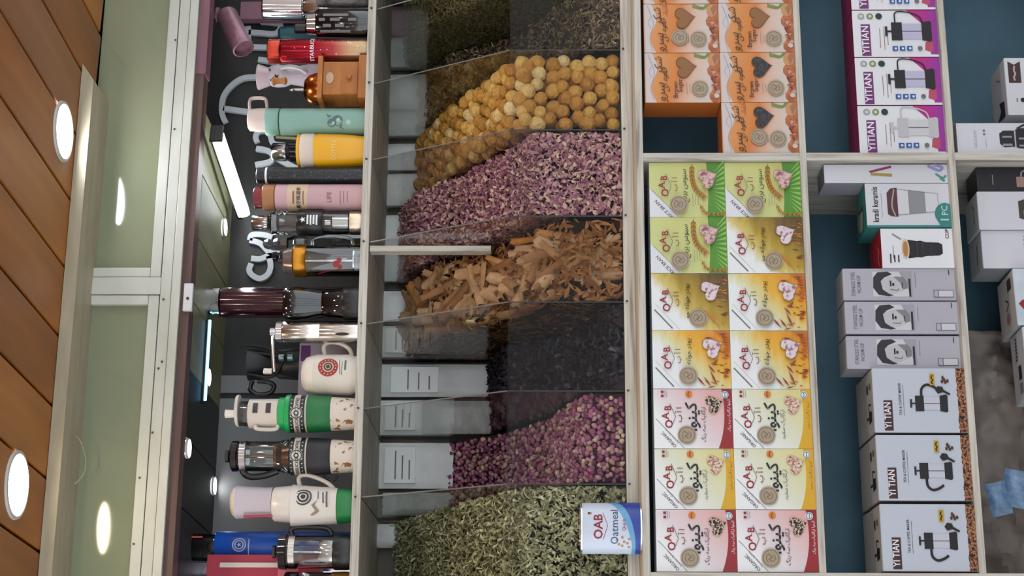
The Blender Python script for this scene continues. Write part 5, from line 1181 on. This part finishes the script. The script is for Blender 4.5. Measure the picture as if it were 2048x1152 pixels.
# sleeved cups
BEANP = noisy('bean_pattern_enamel', [(.44, '#cfc6ba'), (.60, '#cfc6ba'), (.63, '#8a5a1c'), (.8, '#6a3c10')], (1, 1, 1), 55, 3, .4)
BANDP = M('#1a1a1a', .45, name='black_band_print')
def sleeved(label, yc, sleeve, Y):
    it = Item('travel_mug', label, 'travel mug', yc, Y)
    it.lat('cup', [(664, 34), (700, 32), ('b', 31)], BEANP); it.lat('sleeve', [(617, 37), (619, 37.5), (662, 35.5), (664, 34.5)], sleeve); it.lat('band', [(583, 37.5), (617, 37)], BANDP); it.lat('band_edge', [(614, 37.6), (617, 37.6)], M('#b9b4ac', .5)); it.lat('band_edge', [(592, 37.8), (604, 37.8)], M('#c4beb4', .5))
    it.text('lettering', INK, 'STARBUCKS', 602, 9.5, 37.9, -.75, .015); it.text('lettering', INK, 'COFFEE', 602, 9.5, 37.9, -.05 + .0, .015) if False else None
    it.text('lettering', INK, 'COFFEE', 602, 9.5, 37.9, .55, .015)
    it.polys('band_dots', M('#c4beb4', .5), [dpx(-32 + 9 * k, 587.5, 1.6, 6) for k in range(8)] + [dpx(-32 + 9 * k, 609, 1.6, 6) for k in range(8)], 37.9)
    it.polys('emblem', M('#cfc9c0', .5), [dpx(2, 598, 12.5)], 38.1); it.polys('emblem', INK, rpx(2, 598, 9.5, 11.5) + rpx(2, 598, 3, 5.5, 10), 38.4)
    return it
it = sleeved('travel mug with green sleeve, green collar and cream cage press top', 828, M('#126a34', .45, name='green_silicone'), .285)
GRN = M('#119a50', .35, name='bright_green_plastic')
it.lat('collar', [(558, 30), (560, 33), (572, 33), (574, 38), (582, 39), (584, 37)], GRN); it.lat('cage', [(498, 25), (500, 29), (556, 30), (558, 30)], M('#c8beb4', .4)); it.lat('glass', [(480, 25), (499, 25)], CLEAR); it.lat('disc', [(473, 30), (475, 32), (479, 32), (480, 30)], M('#c8beb4', .4), dy=-6)
it.lat('plunger', [(450, 7), (451, 8.5), (468, 7.5), (474, 7)], M('#d6cfc4', .4)); it.polys('cage_window', M('#2e2826', .4), [[(u, v), (u + 22, v), (u + 22, v + 10), (u, v + 10)] for u, v in ((2, 510), (2, 536))], 30.3)
it.tube('side_grip', [(512, 850, -.02), (512, 857, -.02), (530, 859, -.02), (552, 858, -.02), (556, 850, -.02)], 4, M('#c8beb4', .4))
it = sleeved('travel mug with black sleeve and a clear press top with black handle', 913, M('#1c1c20', .5, name='black_silicone'), .285)
it.lat('press_glass', [(490, 30), (556, 30), (580, 35)], CLEAR, cap=False); it.lat('press_lid', [(464, 28), (466, 31), (476, 31), (478, 29), (490, 30)], SMOKE); it.lat('clip_ring', [(482, 31), (494, 31)], CHROME, cap=False); it.lat('knob', [(451, 10), (452, 12.5), (458, 12.5), (460, 9)], BLACKP); it.lat('rod', [(460, 3), (548, 3), (550, 26), (556, 27), (566, 20), (580, 24)], M('#8a6a58', .3, .7))
it.tube('handle', [(484, 940, 0), (492, 950, 0), (505, 954, 0), (530, 951, 0), (556, 942, 0)], 6.5, BLACKP); it.tube('lower_strap', [(645, 948, 0), (655, 958, 0), (668, 960, 0), (676, 950, 0)], 2.2, BLACKP)
# white domed flask with handle
it = Item('flask', 'white domed flask mug with round black emblem, side handle and green base', 'flask', 1012, .28)
WF = M('#d2cbc4', .3, name='white_glazed'); it.lat('body', [(584, 41), (586, 43), (592, 42), (676, 36)], WF); it.lat('base', [(676, 34), (678, 35), (702, 33), ('b', 32)], M('#177a3c', .4)); it.lat('neck', [(547, 31), (550, 34), (580, 37), (584, 37)], WF, dy=-3)
it.lat('cap', [(474, 33.5), (476, 33), (500, 31), (530, 29.5), (546, 30)], M('#b4abb4', .35), dy=-7); it.lat('dome', [(460, 8), (462, 18), (466, 27), (474, 33.5)], M('#d6c8b8', .35), dy=-7)
it.tube('handle', [(600, 974, 0), (598, 956, 0), (610, 950, 0), (632, 955, 0), (655, 966, 0), (668, 978, 0)], 4.5, WF, flat=1.2)
it.polys('emblem', M('#2e2c2a', .5), rpx(19, 611, 14.5, 17.5) + rpx(19, 611, 8, 12, 12) + [dpx(19, 611, 5)], 41); it.polys('lettering', M('#5a554c', .5), [[(6, 650), (30, 648), (30, 651), (6, 653)], [(-2, 657), (32, 655), (32, 658.5), (-2, 660.5)], [(14, 640), (32, 639), (32, 641), (14, 642)]], 39.5)
it.polys('swirl_print', M('#8c7c58', .5), [[(-14, 640), (2, 628), (12, 640), (2, 634), (-10, 644)], [(-10, 636), (-18, 626), (-20, 630), (-14, 640)]], 40.2)
it.tube('red_straw', [(487, 1033, -.025), (545, 1031, -.025)], 2.6, M('#a82c40', .4))
# press in front and things at the end
it = Item('glass_press', 'small glass coffee press in a black frame before the blue flask', 'press', 1104, .275)
it.lat('glass', [(592, 33), (668, 33)], CLEAR, cap=False); it.lat('lid', [(558, 30), (560, 35), (574, 36), (576, 34), (592, 34)], BLACKG); it.lat('clip_ring', [(580, 34.6), (592, 34.6)], STEEL, cap=False); it.lat('base', [(668, 34), (672, 36), (694, 36), ('b', 34)], BLACKP); it.lat('knob', [(545, 11), (546, 13), (551, 13), (552, 4), (558, 4)], BLACKP); it.lat('rod', [(592, 2.5), (640, 2.5), (641, 29), (646, 30), (668, 30)], CHROME)
it.tube('handle', [(585, 1070, 0), (583, 1058, 0), (600, 1054, 0), (640, 1055, 0), (658, 1060, 0), (664, 1070, 0)], 5, BLACKP); it.tube('red_band', [(595, 1133, -.01), (666, 1131, -.01)], 3, M('#b02c3c', .4))
it = Item('flask', 'blue flask with round white emblem and a smoked lid', 'flask', 1096, .42)
it.lat('body', [(433, 31), (436, 33), (560, 33), ('b', 32)], M('#1a52b4', .35, name='blue_enamel')); it.lat('lid', [(354, 24), (358, 27), (430, 28), (433, 28)], SMOKE); it.lat('lid_core', [(360, 16), (432, 20)], M('#3c3834', .4))
it.polys('emblem', M('#b8c4d8', .5), rpx(6, 484, 11.5, 14) + rpx(6, 484, 7, 9.5, 14) + [stpx(6, 484, 5)], 33.1); it.polys('lettering', M('#b8c4d8', .5), [[(-16, 502), (18, 502), (18, 504), (-16, 504)]], 33.1); it.tube('orange_tab', [(370, 1074, -.03), (405, 1074, -.03)], 2, M('#b0483c', .5))
it = Item('gift_box', 'crimson gift box with a white strip at the end of the upper shelf', 'box', 1150, .38)
it.box('carton', 420, 640, 1112, 1200, -.03, .04, M('#9a1c34', .45)); it.box('white_strip', 445, 560, 1128, 1138, -.034, -.0305, M('#c6bcb8', .5)); it.box('pink_strip', 560, 600, 1140, 1170, -.033, -.0305, M('#c86478', .5))
it = Item('ball_bottle', 'silver rounded decanter partly cut by the picture edge', 'bottle', 1128, .49)
it.lat('body', [(372, 26), (392, 30), (420, 28), (470, 30), ('b', 30)], M('#b9b0bc', .12, .9)); it.lat('dome', [(350, 4), (353, 14), (360, 21), (372, 25)], CHROME)
it = Item('glass_press', 'second glass press almost hidden at the picture edge', 'press', 1176, .275)
it.lat('glass', [(598, 31), (664, 31)], CLEAR, cap=False); it.lat('lid', [(570, 30), (574, 32), (596, 32)], BLACKG); it.lat('base', [(664, 32), (690, 33), ('b', 32)], M('#8a6a2c', .3, .6)); it.lat('rod', [(596, 2.5), (650, 2.5), (652, 28), (660, 28)], CHROME)
# wooden box mill
it = Item('coffee_mill', 'wooden box coffee mill with copper dome, drawer and crank', 'grinder', 169, .29)
WD = noisy('honey_wood', [(.3, '#965a26'), (.6, '#ab6c32'), (.8, '#b87c40')], (6, 6, 30), 1.5, 6, .4, .05)
def bz(nm, px0, px1, hw, dp, mat, bev=.0015):
    return box(nm, (-hw * it.m, -dp, 0 if px1 == 'b' else it.z(px1)), (hw * it.m, dp, it.z(px0)), mat, it.o, bev)
bz('top_plate', 640, 650, 45, .052, WD, .002); bz('base_plate', 721, 'b', 46, .054, WD, .002); bz('case', 650, 721, 35, .042, WD)
dr = box('drawer', (-33 * it.m, -.0445, it.z(719)), (33 * it.m, -.040, it.z(687)), WD, it.o, .001); lathe('drawer_knob', [(.003, 0), (.003, .006), (.008, .009), (.007, .014), (0, .015)], WD, dr, (0, -.044, it.z(703)), 12, rot=(PI / 2, 0, 0))
o = lathe('name_plate', [(0, 0), (.016, 0), (.016, .0015), (0, .0015)], M('#a8907c', .35, .7), it.o, (0, -.042, it.z(664)), 20, rot=(PI / 2, 0, 0)); o.scale = (1, .62, 1)
it.lat('dome', [(608, 6), (611, 20), (620, 29), (632, 33), (640, 34)], COPPER, 11); it.lat('spindle', [(586, 3), (609, 4)], STEEL, 11)
it.tube('crank_arm', [(589, 181, 0), (588, 181, -.03), (586, 180, -.055), (580, 180, -.056)], 2.4, STEEL); it.lat('crank_knob', [(552, 7), (555, 9.5), (562, 6), (570, 6), (578, 8), (581, 4)], WD, 10).location.y = -.055
# little pink and white ceramic mill
it = Item('ceramic_jug', 'small pink and white ceramic jug with black star and flared rim', 'jug', 152, .42)
PKC = M('#c8b0b4', .3, name='pale_pink_glaze'); it.lat('rim', [(516, 25), (518, 26), (534, 20), (540, 18)], PKC, 2); it.lat('body', [(538, 17), (544, 21), (556, 23), (570, 22), (582, 17), (620, 24), (680, 26), ('b', 24)], M('#c9bcc6', .3)); it.polys('star', INK, [stpx(-2, 556, 7.5)], 23.3); it.polys('star', INK, [[(10, 542), (17, 541), (15, 545), (11, 545)], [(-12, 544), (-6, 543), (-7, 547)]], 22.3)
it.tube('handle', [(562, 136, -.03), (580, 133, -.04), (600, 137, -.04), (613, 145, -.03)], [4.5 * it.m, 4 * it.m][0] / it.m, M('#d0cbc6', .35))
# chrome shaker and black press at the top edge of the picture
it = Item('shaker', 'polished chrome shaker standing behind the black framed press', 'shaker', 17, .42)
it.lat('body', [(526, 20), (529, 23), (606, 24), (608, 22), (611, 24), (660, 24), ('b', 24)], CHROME)
it = Item('glass_press', 'glossy black coffee press cup with printed grey pattern', 'press', 48, .285)
it.lat('body', [(634, 28), (637, 30.5), (728, 30.5), ('b', 29)], BLACKG); it.lat('collar', [(612, 16), (616, 22), (634, 24)], CHROME); it.lat('post', [(590, 8), (592, 10), (612, 10)], BLACKP, 10)
it.polys('print', M('#6e6a6a', .4), [[(u, v), (u + 6, v), (u + 6, v + L), (u, v + L)] for u, v, L in ((-18, 644, 60), (-6, 650, 16), (-6, 674, 18), (6, 642, 12), (6, 664, 20), (6, 700, 16), (16, 650, 50))], 30.7)
it = Item('grey_canister', 'grey marbled canister cut by the top edge of the picture', 'canister', -16, .285)
it.lat('body', [(634, 28), (636, 31), (728, 31), ('b', 30)], noisy('grey_marbled', [(.35, '#4a4848'), (.6, '#8c8684'), (.75, '#a29a96')], (1, 1, 1), 40, 3, .35))
it = Item('scoop', 'teal plastic scoop showing between the shaker and the red tumbler', 'scoop', 66, .46)
it.lat('cup', [(557, 8), (562, 13), (590, 15), (640, 13), ('b', 12)], M('#1b5a62', .4))
# mauve spotlight and board
it = Item('spotlight', 'mauve cylindrical spotlight hanging from the beam end', 'spotlight', 62, .30, 'shop lamps')
MAUV = noisy('mauve_metal', [(.3, '#7a5560'), (.7, '#8f6a74')], (30, 30, 30), 2, 3, .35, metal=.3)
a, b2 = Vector(it.pt(452, 28)), Vector(it.pt(487, 98, -.03)); d = (b2 - a).normalized()
cyl = lathe('barrel', [(20 * it.m, 0), (22 * it.m, .004), (22 * it.m, (b2 - a).length), (19 * it.m, (b2 - a).length + .001), (18 * it.m, (b2 - a).length - .012), (0, (b2 - a).length - .012)], MAUV, it.o, a, 32); cyl.rotation_mode = 'QUATERNION'; cyl.rotation_quaternion = d.to_track_quat('Z', 'Y')
q0 = Vector(it.pt(410, 30)); tube('bracket_arm', [q0, a + d * .01], .008, MAUV, it.o, smooth=False); lathe('mount', [(.02, 0), (.02, .008)], MAUV, it.o, (q0.x, 0, 2.474 - ZS - .0085), 20)
pz = [P(414, 44, .62), P(530, 44, .62)]
tag(box('panel_board', (pz[0].x, .60, ZS + .05), (2.06, .63, 2.474), noisy('mauve_board', [(.3, '#754c5a'), (.7, '#8a5f6c')], (5, 5, 5), 2, 5, .55)), 'mauve board leaning against the black wall behind the chrome shaker', 'board').location.z = 0
# silver letters on the black wall
LET = [[[(497, 54), (498, 104)], [(498, 66), (520, 67), (548, 69), (559, 62), (561, 50), (544, 46), (522, 44)], [(500, 95), (560, 97)]],
       [[(515, 155), (486, 158), (463, 173), (448, 194), (444, 219), (447, 236), (452, 246)], [(447, 218), (498, 225), (560, 232)], [(517, 120), (560, 126)]],
       [[(515, 286), (512, 276), (517, 265), (530, 262), (541, 272), (547, 288), (570, 292)]],
       [[(513, 298), (534, 302), (544, 309), (546, 317), (539, 325), (511, 331)], [(544, 312), (600, 340), (642, 345), (657, 353)]],
       [[(500, 482), (505, 471), (528, 471), (545, 476)], [(500, 482), (521, 488), (540, 506), (560, 508)]],
       [[(503, 518), (521, 519), (538, 513), (560, 512)], [(538, 513), (542, 533), (536, 550), (521, 558), (507, 553), (499, 542), (503, 528)]]]
SILV = M('#b4b7bc', .4, .0, name='silver_letter')
labs = ['silver wall letter with two bars behind the red tumbler', 'large round silver wall letter behind the wooden coffee mill', 'small curled silver wall letter beside the mint thermos', 'silver wall letter with two points behind the yellow cup', 'silver wall letter with a slanting arm beside the infuser bottle', 'silver hooked wall letter beside the gold-banded press']
for lt, lb in zip(LET, labs):
    ls = [[(P(x, y, .64).x, P(x, y, .64).z) for x, y in st] for st in lt]
    tag(strokes('wall_letter', ls, .0155, .633, .6445, SILV), lb, 'letter', 'silver letters on the niche wall')
